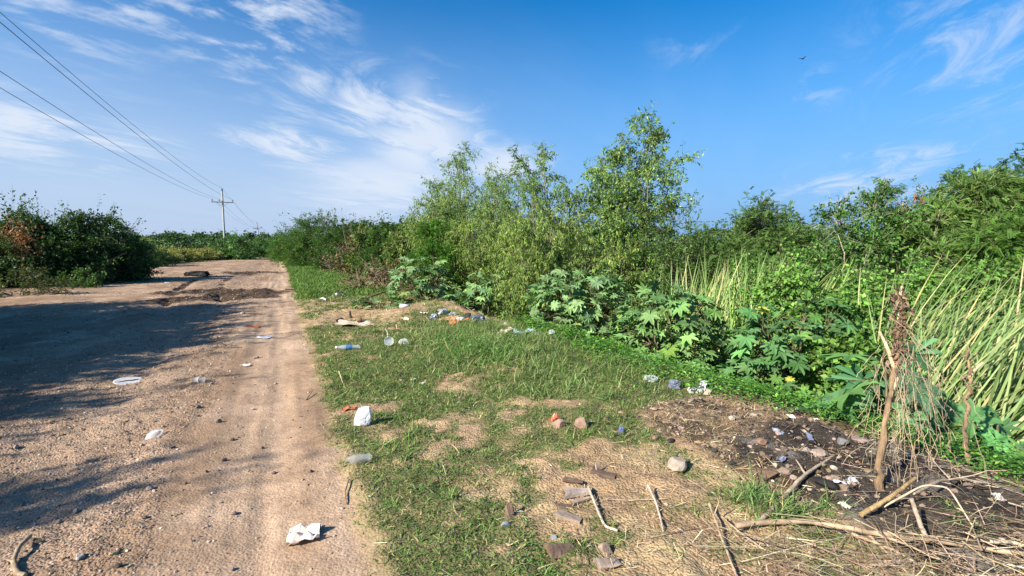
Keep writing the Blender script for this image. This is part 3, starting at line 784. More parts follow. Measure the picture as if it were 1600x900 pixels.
def reeds(name, label, loc, rng, n=220, L=(1.5, 2.5), R=.5, lean=(.45, .12), cols=None, probs=None, wid=.011, group=None, bend=.5, spread=.20):
    """a stand of long strap-shaped leaves blown over by the wind"""
    t = thing(name, label, 'reeds', loc, group); g = Geo(); d_ = Geo()
    a = rng.uniform(0, 2 * math.pi, n); r = R * np.sqrt(rng.rand(n))
    P = np.stack([r * np.cos(a), r * np.sin(a), np.full(n, -.1)], -1)
    le = np.abs(1 + .45 * rng.randn(n))
    D = np.stack([lean[0] * le + spread * rng.randn(n), lean[1] * le + spread * rng.randn(n), np.ones(n)], -1)
    N = np.stack([-lean[0] - .2 * rng.randn(n) + .3 * rng.randn(n), -lean[1] - .5 + .5 * rng.randn(n), np.full(n, .35)], -1)
    # face the bend downwind
    cols = cols or [(.135, .175, .065), (.18, .215, .09), (.10, .14, .045), (.32, .27, .14), (.38, .29, .15)]; probs = probs or [4, 4, 4, 1.6, 1.2]
    for bd in (0, 1, 2):
        m_ = (np.arange(n) % 3) == bd
        add_leaves(g, T_blade(1.0, 6, bend * (.35, .7, 1.1)[bd]), P[m_], D[m_], N[m_], rng.uniform(L[0], L[1], m_.sum()), pal(rng, m_.sum(), cols, probs, .14), wid * rng.uniform(.7, 1.3, m_.sum()))
    # broken dry blades low in the stand
    m = n // 3; P2 = np.stack([R * .9 * rng.randn(m) * .6, R * .9 * rng.randn(m) * .6, np.full(m, -.05)], -1)
    D2 = np.stack([.5 * rng.randn(m) + lean[0], .4 * rng.randn(m) + lean[1] - .1, rng.uniform(.25, 1.1, m)], -1)
    add_leaves(d_, T_blade(1.0, 4, .45), P2, D2, rng.randn(m, 3) * .4 + np.array([0, -.3, .8]), rng.uniform(.5, 1.4, m), pal(rng, m, [(.48, .36, .18), (.36, .25, .12), (.55, .44, .25)], [3, 2, 2], .15), wid * .9)
    g.build('green_blades', M['reed'], t); d_.build('dry_blades', M['dry'], t)
    return t

R_ = np.random.RandomState
PIN = T_pinnate()
PINF = T_pinnate(12, .17, .022)
GREEN = [(.06, .105, .03), (.085, .14, .036), (.04, .075, .022)]
# ---- slender trees across the ditch
willow('slender_tree', 'tallest slender tree with an airy rounded crown rising over the bank thicket', 'tree', gp(992, 13.5), ztop(158, 13.5) + .9, R_(6), nst=6, splay=.10, base=.36, reach=1.12, nb=21, nt=11, nl=15, size=.092, droop=.6, bottom=.55, cols=[(.115, .175, .045), (.16, .215, .06), (.075, .125, .035), (.28, .29, .11)], probs=[4, 3, 3, 1.2], tm=T_lance(.2))
willow('slender_tree', 'narrow tree with a small pointed leafy tip, second highest in the thicket', 'tree', gp(866, 14.5), ztop(206, 14.5) + .9, R_(2), nst=3, splay=.06, base=.3, reach=.62, nb=20, nt=9, nl=14, size=.095, droop=.75, bottom=1.1, cols=[(.115, .17, .05), (.16, .21, .065), (.08, .125, .04)], probs=[4, 3, 3])
willow('slender_tree', 'thin see-through pale green tree where the bank thicket drops to the dark bushes', 'tree', gp(722, 19), ztop(234, 19) + .6, R_(3), nst=7, splay=.26, base=.22, reach=.9, nb=20, nt=9, nl=12, size=.095, droop=.6, cols=[(.15, .20, .075), (.19, .24, .10), (.10, .15, .055)], probs=[4, 3, 2])
willow('slender_tree', 'feathery pale tree with bare stems showing sky, between the thin tree and the pointed tree', 'tree', gp(797, 17.5), ztop(258, 17.5) + .7, R_(4), nst=6, splay=.16, base=.28, reach=.8, nb=17, nt=9, nl=12, size=.09, droop=.6, bottom=.7, cols=[(.14, .195, .07), (.18, .235, .09), (.09, .14, .05)], probs=[4, 3, 2])
willow('slender_tree', 'airy light green tree filling the gap between the feathery pale tree and its thin neighbour', 'tree', gp(757, 18.4), ztop(262, 18.4) + .7, R_(7), nst=6, splay=.18, base=.22, reach=.85, nb=18, nt=9, nl=12, size=.095, droop=.6, cols=[(.145, .20, .07), (.185, .235, .09), (.10, .15, .05)], probs=[4, 3, 2])
willow('slender_tree', 'lowest pale tree at the outer edge of the thicket, above the feathery bush', 'tree', gp(690, 19.6), ztop(292, 19.6) + .5, R_(8), nst=5, splay=.2, base=.2, reach=.8, nb=16, nt=9, nl=12, size=.095, droop=.6, cols=[(.145, .195, .075), (.18, .225, .095), (.10, .145, .055)], probs=[4, 3, 2])
willow('slender_tree', 'leafy pale tree joining the pointed tree to the wispy young one', 'tree', gp(838, 14.8), ztop(292, 14.8) + .9, R_(9), nst=5, splay=.15, base=.25, reach=.75, nb=16, nt=9, nl=13, size=.095, droop=.7, cols=[(.13, .185, .055), (.17, .22, .07), (.09, .14, .04)], probs=[4, 3, 2])
willow('slender_tree', 'wispy young tree with sparse leaves close beside the tallest tree', 'tree', gp(925, 14.2), ztop(300, 14.2) + .9, R_(5), nst=3, splay=.12, base=.35, reach=.6, nb=12, nt=8, nl=11, size=.095, droop=.6, cols=[(.13, .19, .055), (.18, .22, .075), (.09, .14, .04)], probs=[4, 3, 2])
# ---- the weeping thicket below them
YG = [(.14, .19, .045), (.20, .235, .06), (.09, .135, .033), (.28, .28, .085)]
for i, (px, Y, top, w, lab) in enumerate([
        (850, 11.6, 318, .85, 'yellow-green weeping bush hanging down to the ditch behind the rubbish heap'),
        (905, 12.6, 335, .75, 'yellow-green weeping bush just above the big broad-leaved shrub'),
        (770, 15.5, 345, .85, 'weeping olive-green bush standing above the smaller star-leaved shrub'),
        (700, 17.5, 350, .9, 'brownish weeping bush at the foot of the thin see-through tree'),
        (965, 13.0, 345, .8, 'weeping bush with dry leaves below the tallest tree'),
        (820, 14.0, 330, .8, 'tall weeping bush at the foot of the pointed tree')]):
    H = ztop(top, Y) + .9
    willow('weeping_bush', lab, 'bush', gp(px, Y), H, R_(20 + i), nst=7, splay=.30, base=.06, reach=w * 1.15, nb=15, nt=11, nl=18, size=.09, droop=1.35, bottom=1.15, cols=YG, probs=[4, 4, 3, 1.3], group='weeping bushes along the ditch', tm=T_lance(.14))
# ---- dense dark bushes
shrub('thorn_bush', 'dense dark green bush with stiff upright shoots beside the tallest tree', 'bush', gp(1050, 12.6), ztop(288, 12.6) + 1.0, 1.4, R_(40), nlobe=34, ntw=34, nl=20, size=.08, lobe_r=.46, tm=T_lance(.2), cols=[(.06, .105, .026), (.085, .14, .034), (.04, .072, .02)], droop=.1, shoots=90, upward=.8)
shrub('thorn_bush', 'dark bush filling the gap behind the mid-height reeds', 'bush', gp(1105, 13.2), ztop(338, 13.2) + .8, 1.1, R_(41), nlobe=24, ntw=30, nl=18, lobe_r=.46, size=.08, tm=T_lance(.2), cols=[(.055, .10, .028), (.08, .13, .035)], probs=[1, 1], shoots=20, upward=.6)
shrub('feathery_bush', 'soft feathery green bush low behind the far broad-leaved shrub', 'bush', gp(682, 15.6), ztop(372, 15.6) + .5, .8, R_(42), nlobe=14, ntw=26, nl=14, size=.13, tm=PIN, cols=[(.075, .15, .028), (.10, .19, .035), (.05, .1, .02)], mat='fine', droop=.35)
# ---- trees of the far bank
fb = [
    ('feathery_tree', 'small feathery tree above the reeds, low in the gap of open sky', 1195, 12.0, 318, 1.35, [(.09, .14, .042), (.12, .17, .055), (.065, .105, .033)], 'fine', PINF, .16, (.35, 0)),
    ('feathery_tree', 'small round leafy tree at the middle of the far bank beside the bare twigs', 1140, 13.0, 328, 1.25, [(.07, .12, .035), (.09, .15, .04)], 'leaf', T_lance(.22), .08, (.2, 0)),
    ('leafy_tree', 'vine-covered tree with arching twigs, first of the taller far-bank trees', 1345, 10.4, 292, 1.3, [(.065, .125, .03), (.09, .165, .038), (.045, .085, .02)], 'leaf', T_lance(.26), .085, (.2, 0)),
    ('leafy_tree', 'dark leafy tree overhanging the shaded hollow behind the tall reeds', 1465, 11.5, 300, 1.45, [(.05, .09, .026), (.07, .12, .03)], 'leaf', T_lance(.24), .085, (.3, 0)),
    ('feathery_tree', 'pale feathery tree streaming sideways in the wind above the tall reeds', 1500, 9.6, 282, 1.25, [(.13, .185, .055), (.165, .22, .07), (.09, .14, .04)], 'fine', PINF, .17, (1.2, -.1)),
    ('leafy_tree', 'darkest and highest leafy tree at the edge of the far bank', 1600, 9.6, 243, 1.5, [(.045, .095, .025), (.07, .13, .032), (.035, .07, .02)], 'leaf', PINF, .15, (.5, 0)),
    ('feathery_tree', 'bright feathery bush under the darkest tree at the edge of the far bank', 1590, 8.2, 318, .95, [(.10, .165, .04), (.13, .195, .048), (.07, .125, .03)], 'fine', PINF, .16, (1.0, -.1)),
    ('leafy_tree', 'leafy tree of the far bank just outside the picture edge', 1760, 9.4, 262, 1.5, [(.055, .10, .028), (.075, .13, .034)], 'leaf', T_lance(.24), .09, (.4, 0)),
    ('leafy_tree', 'tree of the far bank half hidden behind the feathery one in the wind', 1540, 12.5, 268, 1.5, [(.06, .11, .03), (.085, .15, .036)], 'leaf', PINF, .15, (.5, 0)),
]
for i, (nm, lab, px, Y, top, R, cols, mat, tm, size, wind) in enumerate(fb):
    p = gp(px, Y); H = ztop(top, Y) - p[2] - .1; R *= 1.15
    shrub(nm, lab, 'tree', p, H, R, R_(60 + i), nlobe=26, ntw=34, nl=(22 if tm is PINF else 24), size=size, tm=tm, cols=cols, probs=[3, 2, 2][:len(cols)], droop=.35, mat=mat, shoots=26, low=.34, lobe_r=.34, parts=('trunk', 'crown'), wind=wind, upward=.25, twigw=.008, stemcol=BARKL)
t = willow('podded_tree', 'thin tree with hanging brown seed pods standing against the sky above the vines', 'tree', gp(1415, 10.8), ztop(262, 10.8) + .7, R_(80), nst=3, splay=.10, base=.5, reach=.55, nb=10, nt=7, nl=7, size=.17, droop=.8, cols=[(.10, .16, .05), (.13, .19, .06)], probs=[1, 1], tm=PIN, mat='fine', lean=(.03, 0))
pg = Geo(); rp = R_(81)
Hh = ztop(262, 10.8) + .7
cl = np.concatenate([rp.uniform(-.35, .35, (16, 2)), Hh * rp.uniform(.66, .97, (16, 1))], 1)
P = np.repeat(cl, 9, 0) + .06 * rp.randn(144, 3)
add_leaves(pg, T_small(.09), P, np.array([0, 0, -1.]) + .25 * rp.randn(144, 3), rdir(rp, 144), rp.uniform(.14, .24, 144), pal(rp, 144, [(.22, .12, .05), (.30, .18, .08)], [1, 1]))
pg.build('pod_clumps', M['dry'], t)
shrub('bare_tree', 'nearly leafless grey-green twiggy tree in front of the open sky', 'tree', gp(1285, 12.5), ztop(318, 12.5) + .3, .75, R_(82), nlobe=10, ntw=18, nl=3, size=.11, tm=PIN, cols=[(.11, .15, .06)], probs=[1], mat='fine', shoots=20, parts=('trunk', 'crown'), low=.45, stemcol=(.22, .2, .15), lobe_r=.5)
# ---- creepers smothering the bank
VINE = [(.10, .175, .038), (.14, .23, .05), (.07, .125, .03), (.17, .24, .065)]
for i, (px, Y, top, R, Ry, lab) in enumerate([
        (1270, 9.2, 398, 1.5, 1.2, 'widest mound of bright creeper in front of the far-bank trees'),
        (1180, 10.4, 402, 1.0, 1.0, 'creeper mound behind the mid-height reeds'),
        (1375, 9.0, 428, 1.1, 1.0, 'creeper mound at the near side of the shaded hollow'),
        (1560, 8.0, 405, .95, .8, 'leafy creeper rising behind the tips of the tall reeds'),
        (1225, 7.9, 420, .8, .7, 'creeper rising between the mid-height reeds and the dark star-leaved shrub'),
        (1345, 7.6, 438, .8, .7, 'creeper hanging down beside the reeds behind the dry stalk'),
        (1440, 8.6, 432, .9, .7, 'creeper under the shaded hollow behind the reed tips'),
        (1335, 5.7, 525, .55, .45, 'low bright creeper in the gap between the dark star-leaved shrub and the large flat leaves'),
        (1315, 6.7, 458, .75, .6, 'small-leaved creeper draped over the star-leaved shrub by the dry stalk')]):
    p = gp(px, Y); H = ztop(top, Y) - p[2]
    shrub('creeper', lab, 'creeper', p, H, R, R_(90 + i), nlobe=24, ntw=30, nl=17, size=.07, tm=T_lance(.38), cols=VINE, probs=[4, 3, 3, 1], droop=.3, Ry=Ry, shoots=14, lobe_r=.36, low=.1, group='creepers over the bank', parts=('stem', 'foliage'))
# ---- castor plants
CG = [(.13, .20, .085), (.165, .245, .11), (.09, .15, .055)]
CD = [(.07, .145, .05), (.09, .18, .065), (.05, .105, .036)]
castor('castor_shrub', 'big domed shrub of grey-green star leaves beside the ditch rubbish', gp(905, 9.3), ztop(404, 9.3) + .22, 1.12, R_(100), n=430, size=.275, cols=CG, nstem=9, yellow=2, Ry=.9)
castor('castor_shrub', 'star-leaved shrub with a few yellow leaves between the big dome and the reeds', gp(1048, 7.9), ztop(420, 7.9) + .28, .90, R_(101), n=300, size=.28, cols=[(.11, .185, .065), (.135, .22, .08), (.07, .13, .042)], nstem=7, yellow=2, Ry=.7)
castor('castor_shrub', 'dark star-leaved shrub tangled with creeper behind the dry stalk', gp(1250, 6.2), ztop(435, 6.2) + .35, .95, R_(102), n=300, size=.25, cols=CD, nstem=8, yellow=4, Ry=.7)
castor('castor_shrub', 'low plant with few very large flat star leaves around the dry stalk', gp(1405, 4.45), ztop(512, 4.45) + .15, .62, R_(103), n=17, size=.44, cols=[(.075, .16, .07), (.09, .185, .085)], probs=[1, 1], nstem=4, yellow=0, Ry=.4, flat=.8)
castor('castor_shrub', 'small star-leaved plant at the foot of the tall reeds', gp(1560, 4.0), .42, .36, R_(104), n=14, size=.36, cols=[(.07, .15, .055), (.09, .18, .07)], probs=[1, 1], nstem=4, yellow=1, flat=.8)
castor('castor_shrub', 'far grey-green star-leaved shrub beside the brush heap', gp(658, 14.0), ztop(410, 14.0) + .15, .98, R_(105), n=190, size=.30, cols=CG, nstem=7)
castor('castor_shrub', 'narrow upright star-leaved shrub above the rubbish heap', gp(757, 12.2), ztop(400, 12.2) + .3, .60, R_(106), n=130, size=.29, cols=CG, nstem=5)
castor('castor_shrub', 'low sprawling star-leaved plant in front of the brush heap', gp(590, 12.4), .34, .62, R_(107), n=42, size=.26, cols=CG, nstem=6, Ry=.35)
castor('castor_shrub', 'dim star-leaved shrub between the far shrub and the narrow upright one', gp(712, 13.6), ztop(432, 13.6), .6, R_(108), n=110, size=.28, cols=CG, nstem=5)
castor('castor_shrub', 'tiny star-leaved plant against the dark bushes beyond the brush heap', gp(588, 20), ztop(402, 20) * .8, .6, R_(109), n=50, size=.3, cols=CD, nstem=5)
# ---- reeds
NR = [(1440, 5.9, ''), (1400, 6.3, ''), (1375, 7.0, ''), (1385, 6.2, ''), (1500, 5.4, ''), (1555, 5.6, ''), (1610, 5.2, ''), (1670, 5.3, ''), (1480, 6.6, ''), (1550, 6.7, ''), (1620, 6.5, ''), (1700, 6.4, ''), (1420, 6.8, '')]
for i, (px, Y, lab) in enumerate(NR):
    p = gp(px, Y); p = (p[0], p[1], p[2])
    reeds('reed_clump', 'clump of tall pale reeds blown sideways by the wind at the ditch', p, R_(120 + i), n=430, L=(1.8, 3.15), R=.45, lean=(1.05, -.05), group='tall reeds at the ditch', wid=.0135, bend=.95, probs=[4, 4, 3.5, 2, 1.3])
for i, (px, Y) in enumerate([(1065, 10.2), (1100, 9.6), (1140, 9.0), (1180, 8.7), (1040, 10.8), (1120, 10.4), (1215, 8.8)]):
    reeds('reed_clump', 'clump of mid-height straw-tinged reeds behind the star-leaved shrubs', gp(px, Y), R_(140 + i), n=230, L=(1.9, 3.0), R=.42, lean=(.45, 0), group='reeds behind the star-leaved shrubs', wid=.015, cols=[(.15, .21, .065), (.20, .25, .09), (.11, .16, .045), (.36, .30, .14), (.42, .33, .17)], probs=[4, 4, 3, 2, 1.3])
# ---- bushes along the right verge of the road, far ahead
rv = [(478, 47, 352, 2.6, 'thorn'), (505, 40, 344, 2.5, 'thorn'), (545, 34, 356, 2.0, 'dark'), (578, 30, 354, 1.7, 'brown'), (612, 27, 356, 1.6, 'dark'), (646, 24, 360, 1.4, 'brown'), (462, 58, 362, 2.6, 'fresh'), (455, 72, 370, 2.8, 'fresh'), (449, 88, 376, 3.2, 'fresh')]
LBL = ['round bush with bright thorny crown at the verge beyond the bright grass', 'largest verge bush with grey bare shoots sticking out of its top', 'dark green bush next to the bush with bare shoots', 'bush with rusty brown dead leaves near the brush heap', 'dark bush between two rusty ones on the verge', 'rusty bush beside the weeping thicket', 'fresh green bush far along the verge', 'smaller green bush farther along the verge', 'last bush at the verge where the road ends']
for i, (px, Y, top, R, k) in enumerate(rv):
    p = gp(px, Y); H = ztop(top, Y) - p[2]
    cols = {'thorn': [(.075, .125, .035), (.10, .16, .045), (.05, .09, .025)], 'dark': [(.05, .09, .025), (.075, .125, .034)], 'brown': [(.06, .10, .03), (.24, .14, .06), (.09, .12, .04)], 'fresh': [(.07, .13, .035), (.10, .175, .045)]}[k]
    pr = {'thorn': [3, 2, 2], 'dark': [1, 1], 'brown': [4, 1.2, 3], 'fresh': [1, 1]}[k]
    shrub('verge_bush', LBL[i], 'bush', p, H, R, R_(160 + i), nlobe=24, ntw=26, nl=17, size=.20, tm=PIN if k != 'brown' else T_lance(.25), cols=cols, probs=pr, droop=.3, mat='fine', shoots=30, lobe_r=.36, twigw=.02)
p = gp(520, 38); 
shrub('bare_shoots', 'grey leafless shoots fanning above the largest verge bush', 'shrub', p, ztop(336, 38), 1.4, R_(175), nlobe=8, ntw=12, nl=2, size=.2, tm=PIN, cols=[(.12, .15, .08)], probs=[1], shoots=40, upward=1.2, low=.5, twigw=.03, stemcol=(.17, .17, .13))
p = gp(590, 19.0)
shrub('brush_heap', 'heap of cut grey brown branches on the verge before the dark bushes', 'brushwood', p, .62, 1.7, R_(176), nlobe=20, ntw=30, nl=2, size=.12, tm=T_lance(.3), cols=[(.20, .13, .07), (.10, .12, .04)], probs=[2, 1], mat='dry', shoots=30, Ry=1.6, upward=0, twigw=.012, stemcol=(.26, .19, .13), lobe_r=.9)
p = gp(556, 30)
shrub('dead_bush', 'dead brown bush at the foot of the bushes with bare shoots', 'bush', p, 1.5, 1.6, R_(177), nlobe=14, ntw=26, nl=3, size=.14, tm=T_lance(.3), cols=[(.22, .15, .09), (.12, .10, .05)], probs=[2, 1], mat='dry', shoots=20, twigw=.02, stemcol=(.24, .18, .13), lobe_r=.6)
# ---- dark bushes on the left, beside the open dirt
LB = [(28, 20.5, 336, 1.9, 'dark bush at the frame edge of the roadside clump'), (92, 21.2, 340, 1.5, 'roadside clump bush with a withered orange-brown branch'), (60, 22.0, 341, 1.7, 'bush in the gap behind the withered branch of the roadside clump'), (150, 22.3, 333, 1.8, 'highest bush of the dark roadside clump'), (180, 24.0, 338, 1.3, 'last bush of the dark roadside clump, by the open dirt'), (-70, 19.5, 330, 2.0, 'bush of the dark roadside clump beyond the frame edge')]
DK = [(.05, .09, .026), (.075, .13, .036), (.032, .06, .018), (.10, .16, .05)]
for i, (px, Y, top, R, lab) in enumerate(LB):
    p = gp(px, Y); H = ztop(top, Y) - p[2] - .15
    t = shrub('roadside_bush', lab, 'bush', p, H, R, R_((180, 181, 186, 182, 183, 184)[i]), nlobe=26, ntw=34, nl=18, size=.115, tm=T_lance(.28), cols=(np.array(DK) * .72).tolist(), probs=[4, 3, 3, 1], droop=.25, shoots=80, lobe_r=.34, twigw=.010)  # leaf colours scaled down to stand in for shade on the clump's front
    if i == 1:
        g = Geo(); r9 = R_(190); n = 900
        c = np.array([-.25, -R * 1.08, H * .66]) + r9.randn(n, 3) * np.array([.40, .16, .44]) * (1 + 0 * r9.rand(n, 1))
        add_leaves(g, T_lance(.22), c, r9.randn(n, 3) * .6 - np.array([0, 0, 1.]), rdir(r9, n), r9.uniform(.08, .17, n), pal(r9, n, [(.36, .19, .09), (.26, .13, .06), (.44, .27, .14)], [3, 2, 1]))
        g.build('dead_foliage', M['dry'], t)
shrub('low_brush', 'low dark tangle of twigs at the foot of the roadside clump', 'shrub', gp(25, 16.2), .75, 1.3, R_(195), nlobe=12, ntw=24, nl=8, size=.09, tm=T_lance(.24), cols=[(.05, .07, .025), (.10, .09, .045)], probs=[2, 1], shoots=10, Ry=.8, lobe_r=.5)
shrub('low_brush', 'low leafy sprigs in front of the highest roadside bush', 'shrub', gp(120, 19.6), .6, .9, R_(196), nlobe=10, ntw=20, nl=10, size=.1, tm=T_lance(.24), cols=DK, probs=[4, 3, 3, 1], shoots=8, Ry=.5)
# ---- roadside trees outside the frame, whose shadow falls over the dirt
sp = None
for i, (u, v, H, R) in enumerate([(2.3, -9.2, 5.6, 1.0), (4.7, -9.9, 5.3, 1.5), (5.4, -10.4, 5.0, 1.7), (6.4, -9.4, 4.9, 1.6), (9.2, -9.8, 5.9, 2.1), (11.6, -9.2, 5.3, 1.8), (13.6, -10.0, 5.9, 2.0), (7.8, -11.8, 5.6, 2.2), (15.6, -11.2, 5.0, 1.6), (11.5, -12.6, 5.6, 2.4), (8.4, -8.6, 4.9, 1.7), (10.5, -8.4, 4.4, 1.6), (12.6, -8.8, 5.0, 1.7), (6.6, -10.4, 5.4, 1.9), (9.4, -11.0, 5.4, 2.1), (8.0, -10.2, 5.2, 2.1), (12.4, -11.0, 5.4, 2.1), (14.4, -12.6, 5.6, 2.2)]):
    x, y = xy_of(u, v); loc = (x, y, float(height(x, y)))
    lab = 'leafy roadside tree casting its shadow over the dirt road'
    if sp is None:
        sp = shrub('shade_tree', lab, 'tree', loc, 4.6, 1.9, R_(200), nlobe=24, ntw=44, nl=22, size=.15, tm=T_lance(.3), cols=DK, probs=[4, 3, 3, 1], droop=.2, shoots=120, low=.12, lobe_r=.36, parts=('trunk', 'crown'), group='roadside shade trees')
        sp.scale = (R / 1.9, R / 1.9, .85 * H / 4.6)
    else:
        copy_tree(sp, loc, 1.3 * i, R / 1.9, scz=.85 * H / 4.6)
# ---- far side of the road: weedy hedge, bushes, the distant tree line
HED = [(.31, .25, .085), (.23, .22, .065), (.36, .26, .11), (.13, .16, .045)]
hp = None
ends = [(222, 44), (352, 68)]
for i in range(13):
    f = i / 12; px = 222 + (352 - 222) * f + (0, 3, -3)[i % 3]; Y = 45.5 + 22 * f ** 1.1 + (0, 2.2, .8)[i % 3]
    p = gp(px, Y); lab = 'yellowing tall weeds in the row along the far side of the road'
    if hp is None:
        hp = shrub('weed_clump', lab, 'weeds', p, 2.0, 1.7, R_(210), nlobe=22, ntw=20, nl=9, size=.17, tm=T_lance(.32), cols=HED, probs=[4, 3, 2, 2], mat='leaf', shoots=40, upward=.9, group='yellow weeds beyond the road', twigw=.02)
    else:
        copy_tree(hp, p, 2.1 * i, .85 + .3 * ((i * 7) % 5) / 5, scz=.50 + .22 * ((i * 3) % 4) / 4)
bb = None
for i, (px, Y, top, sc_, lab) in enumerate([
        (366, 66, 372, 1.25, 'green bush at the foot of the nearest power pole'), (352, 72, 376, 1.0, 'bush just behind the foot of the nearest power pole'), (392, 82, 381, 1.25, 'light green low bush at the road bend'), (405, 86, 376, 1.4, 'bush below the second power pole'), (420, 98, 376, 1.5, 'dark bush near the end of the road'), (432, 106, 379, 1.5, 'last bush on the far side at the end of the road'), (440, 112, 381, 1.5, 'bush closing the view at the road end'), (214, 41, 378, 1.0, 'green bush at the start of the yellow weeds')]):
    p = gp(px, Y); H = ztop(top, Y) - p[2]
    if bb is None:
        bb = shrub('field_bush', lab, 'bush', p, 2.8, 2.3, R_(220), nlobe=18, ntw=18, nl=12, size=.24, tm=T_lance(.3), cols=[(.065, .115, .034), (.09, .16, .045), (.045, .08, .026)], shoots=24, twigw=.03); bb.scale = (sc_, sc_, H / 2.8)
    else:
        copy_tree(bb, p, 1.7 * i, sc_, label=lab, scz=H / 2.8)
dt = None
rr_ = R_(230)
for i in range(34):
    px = 205 + i * 7.6 + rr_.uniform(-3, 3); Y = rr_.uniform(150, 230); top = rr_.uniform(368, 380)
    if i > 30: px = 436 + (i - 31) * 9
    p = gp(px, Y); H = ztop(top, Y) - p[2]
    if dt is None:
        dt = shrub('distant_tree', 'small dark tree in the line along the horizon beyond the field', 'tree', p, 5, 4.0, R_(231), nlobe=16, ntw=14, nl=10, size=.6, tm=T_lance(.4), cols=[(.05, .085, .04), (.07, .11, .05)], probs=[1, 1], shoots=10, parts=('trunk', 'crown'), low=.3, twigw=.06, group='tree line on the horizon'); dt.scale = (1, 1, H / 5)
    else:
        copy_tree(dt, p, 2.3 * i, rr_.uniform(.8, 1.25), scz=H / 5)
for i in range(30):
    px = 560 + i * 40 + rr_.uniform(-15, 15); Y = rr_.uniform(30, 60); p = gp(px, Y); H = ztop(rr_.uniform(358, 376), Y) - p[2]
    copy_tree(dt, p, 1.1 * i, .55 * rr_.uniform(.8, 1.2), scz=H / 5, label='tree of the field behind the bank thicket, seen through its gaps', group='trees behind the bank thicket')
# undergrowth filling the bank behind the trees
ub = None
for i, (px, Y, s) in enumerate([(900, 17, 1), (1000, 17, 1.1), (760, 21, 1.1), (680, 22, 1), (1100, 16, 1), (1200, 15, 1), (840, 18.5, 1), (1320, 13.5, 1), (1420, 13, 1.1), (1520, 12, 1), (1620, 11.5, 1.1), (630, 31, 1.3), (560, 44, 1.6), (1250, 15.5, 1.0), (1160, 17, 1.2), (1130, 14.5, 1.1), (1080, 18, 1.2), (1220, 18, 1.2), (1300, 17, 1.2), (940, 15.5, 1), (870, 15.5, 1), (800, 16.5, 1)]):
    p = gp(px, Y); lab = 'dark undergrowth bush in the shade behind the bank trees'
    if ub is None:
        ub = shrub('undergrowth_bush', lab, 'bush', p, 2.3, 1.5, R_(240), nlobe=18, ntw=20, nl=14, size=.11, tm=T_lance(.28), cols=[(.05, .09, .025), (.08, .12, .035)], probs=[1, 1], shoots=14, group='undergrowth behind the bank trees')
    else:
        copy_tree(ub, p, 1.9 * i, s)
# ------------------------------------------------------------------ power line
def P3(px, py, Y):
    d = ray(px, py); t = Y / d[1]; return np.array([d[0] * t, Y, CAMZ + d[2] * t])
def lathe(g, prof, col, k=20, loc=(0, 0, 0)):
    a = np.linspace(0, 2 * math.pi, k, endpoint=False); prof = np.asarray(prof, float)
    V_ = np.stack([prof[:, None, 0] * np.cos(a), prof[:, None, 0] * np.sin(a), np.repeat(prof[:, 1:2], k, 1)], -1) + np.array(loc)
    m = len(prof); i = np.arange(m - 1)[:, None] * k; j = np.arange(k)[None]; j2 = (j + 1) % k
    g.add(V_.reshape(-1, 3), col, quads=np.stack([i + j, i + j2, i + k + j2, i + k + j], -1).reshape(-1, 4))
def box(g, c, s, col, R=None):
    v = np.array([[x, y, z] for x in (-.5, .5) for y in (-.5, .5) for z in (-.5, .5)]) * np.array(s)
    if R is not None: v = v @ np.array(R).T
    g.add(v + np.array(c), col, quads=[[0, 1, 3, 2], [4, 6, 7, 5], [0, 4, 5, 1], [2, 3, 7, 6], [0, 2, 6, 4], [1, 5, 7, 3]])
ARM = [-1.32, -.42, 1.32]
def pole(loc, label, lean=0.0, H=10.0, fat=1.0):
    t = thing('power_pole', label, 'pole', loc, 'power poles along the road', rz=ANG)
    t.rotation_euler = (0, lean, ANG)
    PC = (.40, .40, .37)
    g = Geo(); zz = np.linspace(-.3, H, 12); tube(g, np.stack([0 * zz, 0 * zz, zz], -1), np.linspace(.165, .105, 12) * fat, PC, 12); g.build('shaft', M['concrete'], t, True)
    za = H - 1.65
    g = Geo(); box(g, (0, -.17, za), (2.85, .10 * fat, .12 * fat), (.16, .15, .14)); g.build('crossarm', M['wood'], t)
    for s in (-1, 1):
        g = Geo(); tube(g, np.array([[s * .75, -.2, za - .04], [s * .08, -.14, za - .62]]), .018, (.2, .2, .2), 5); g.build('brace', M['metal'], t)
    for x in ARM:
        g = Geo(); lathe(g, [(.0, 0), (.02, 0), (.02, .12), (.075, .14), (.08, .18), (.05, .22), (.075, .25), (.07, .30), (.035, .34), (.035, .38), (.0, .38)], (.13, .10, .09), 10, (x, -.17, za + .06)); g.build('insulator', M['metal'], t, True)
    g = Geo(); box(g, (0, -.02, H + .12), (.16, .14, .34), (.08, .08, .08)); lathe(g, [(.0, 0), (.06, 0), (.08, .06), (.05, .12), (.07, .16), (.0, .22)], (.12, .10, .09), 10, (0, -.02, H + .26)); g.build('top_insulator', M['metal'], t)
    return t
def pole_at(u, v): x, y = xy_of(u, v); return (x, y, float(height(x, y)))
PU = [-19.6, 84.4, 188.0]
pls = [pole(pole_at(PU[0], -7.7), 'grey power pole behind the viewer carrying the same cables', 0),
       pole(pole_at(PU[1], -7.7), 'tall grey power pole with crossarm, the one standing clear of the bushes'),
       pole(gp(408, 168), 'second power pole along the road, leaning a little', -.10, fat=1.35)]
tops = []
for (px, Y, lab) in [(428, 302, 'third power pole along the road, tiny above the trees'), (433, 341, 'fourth power pole, close beside the third'), (437, 423, 'farthest power pole where the road disappears')]:
    q = gp(px, Y); pole(q, lab, fat=1.7)
    tops.append(q)
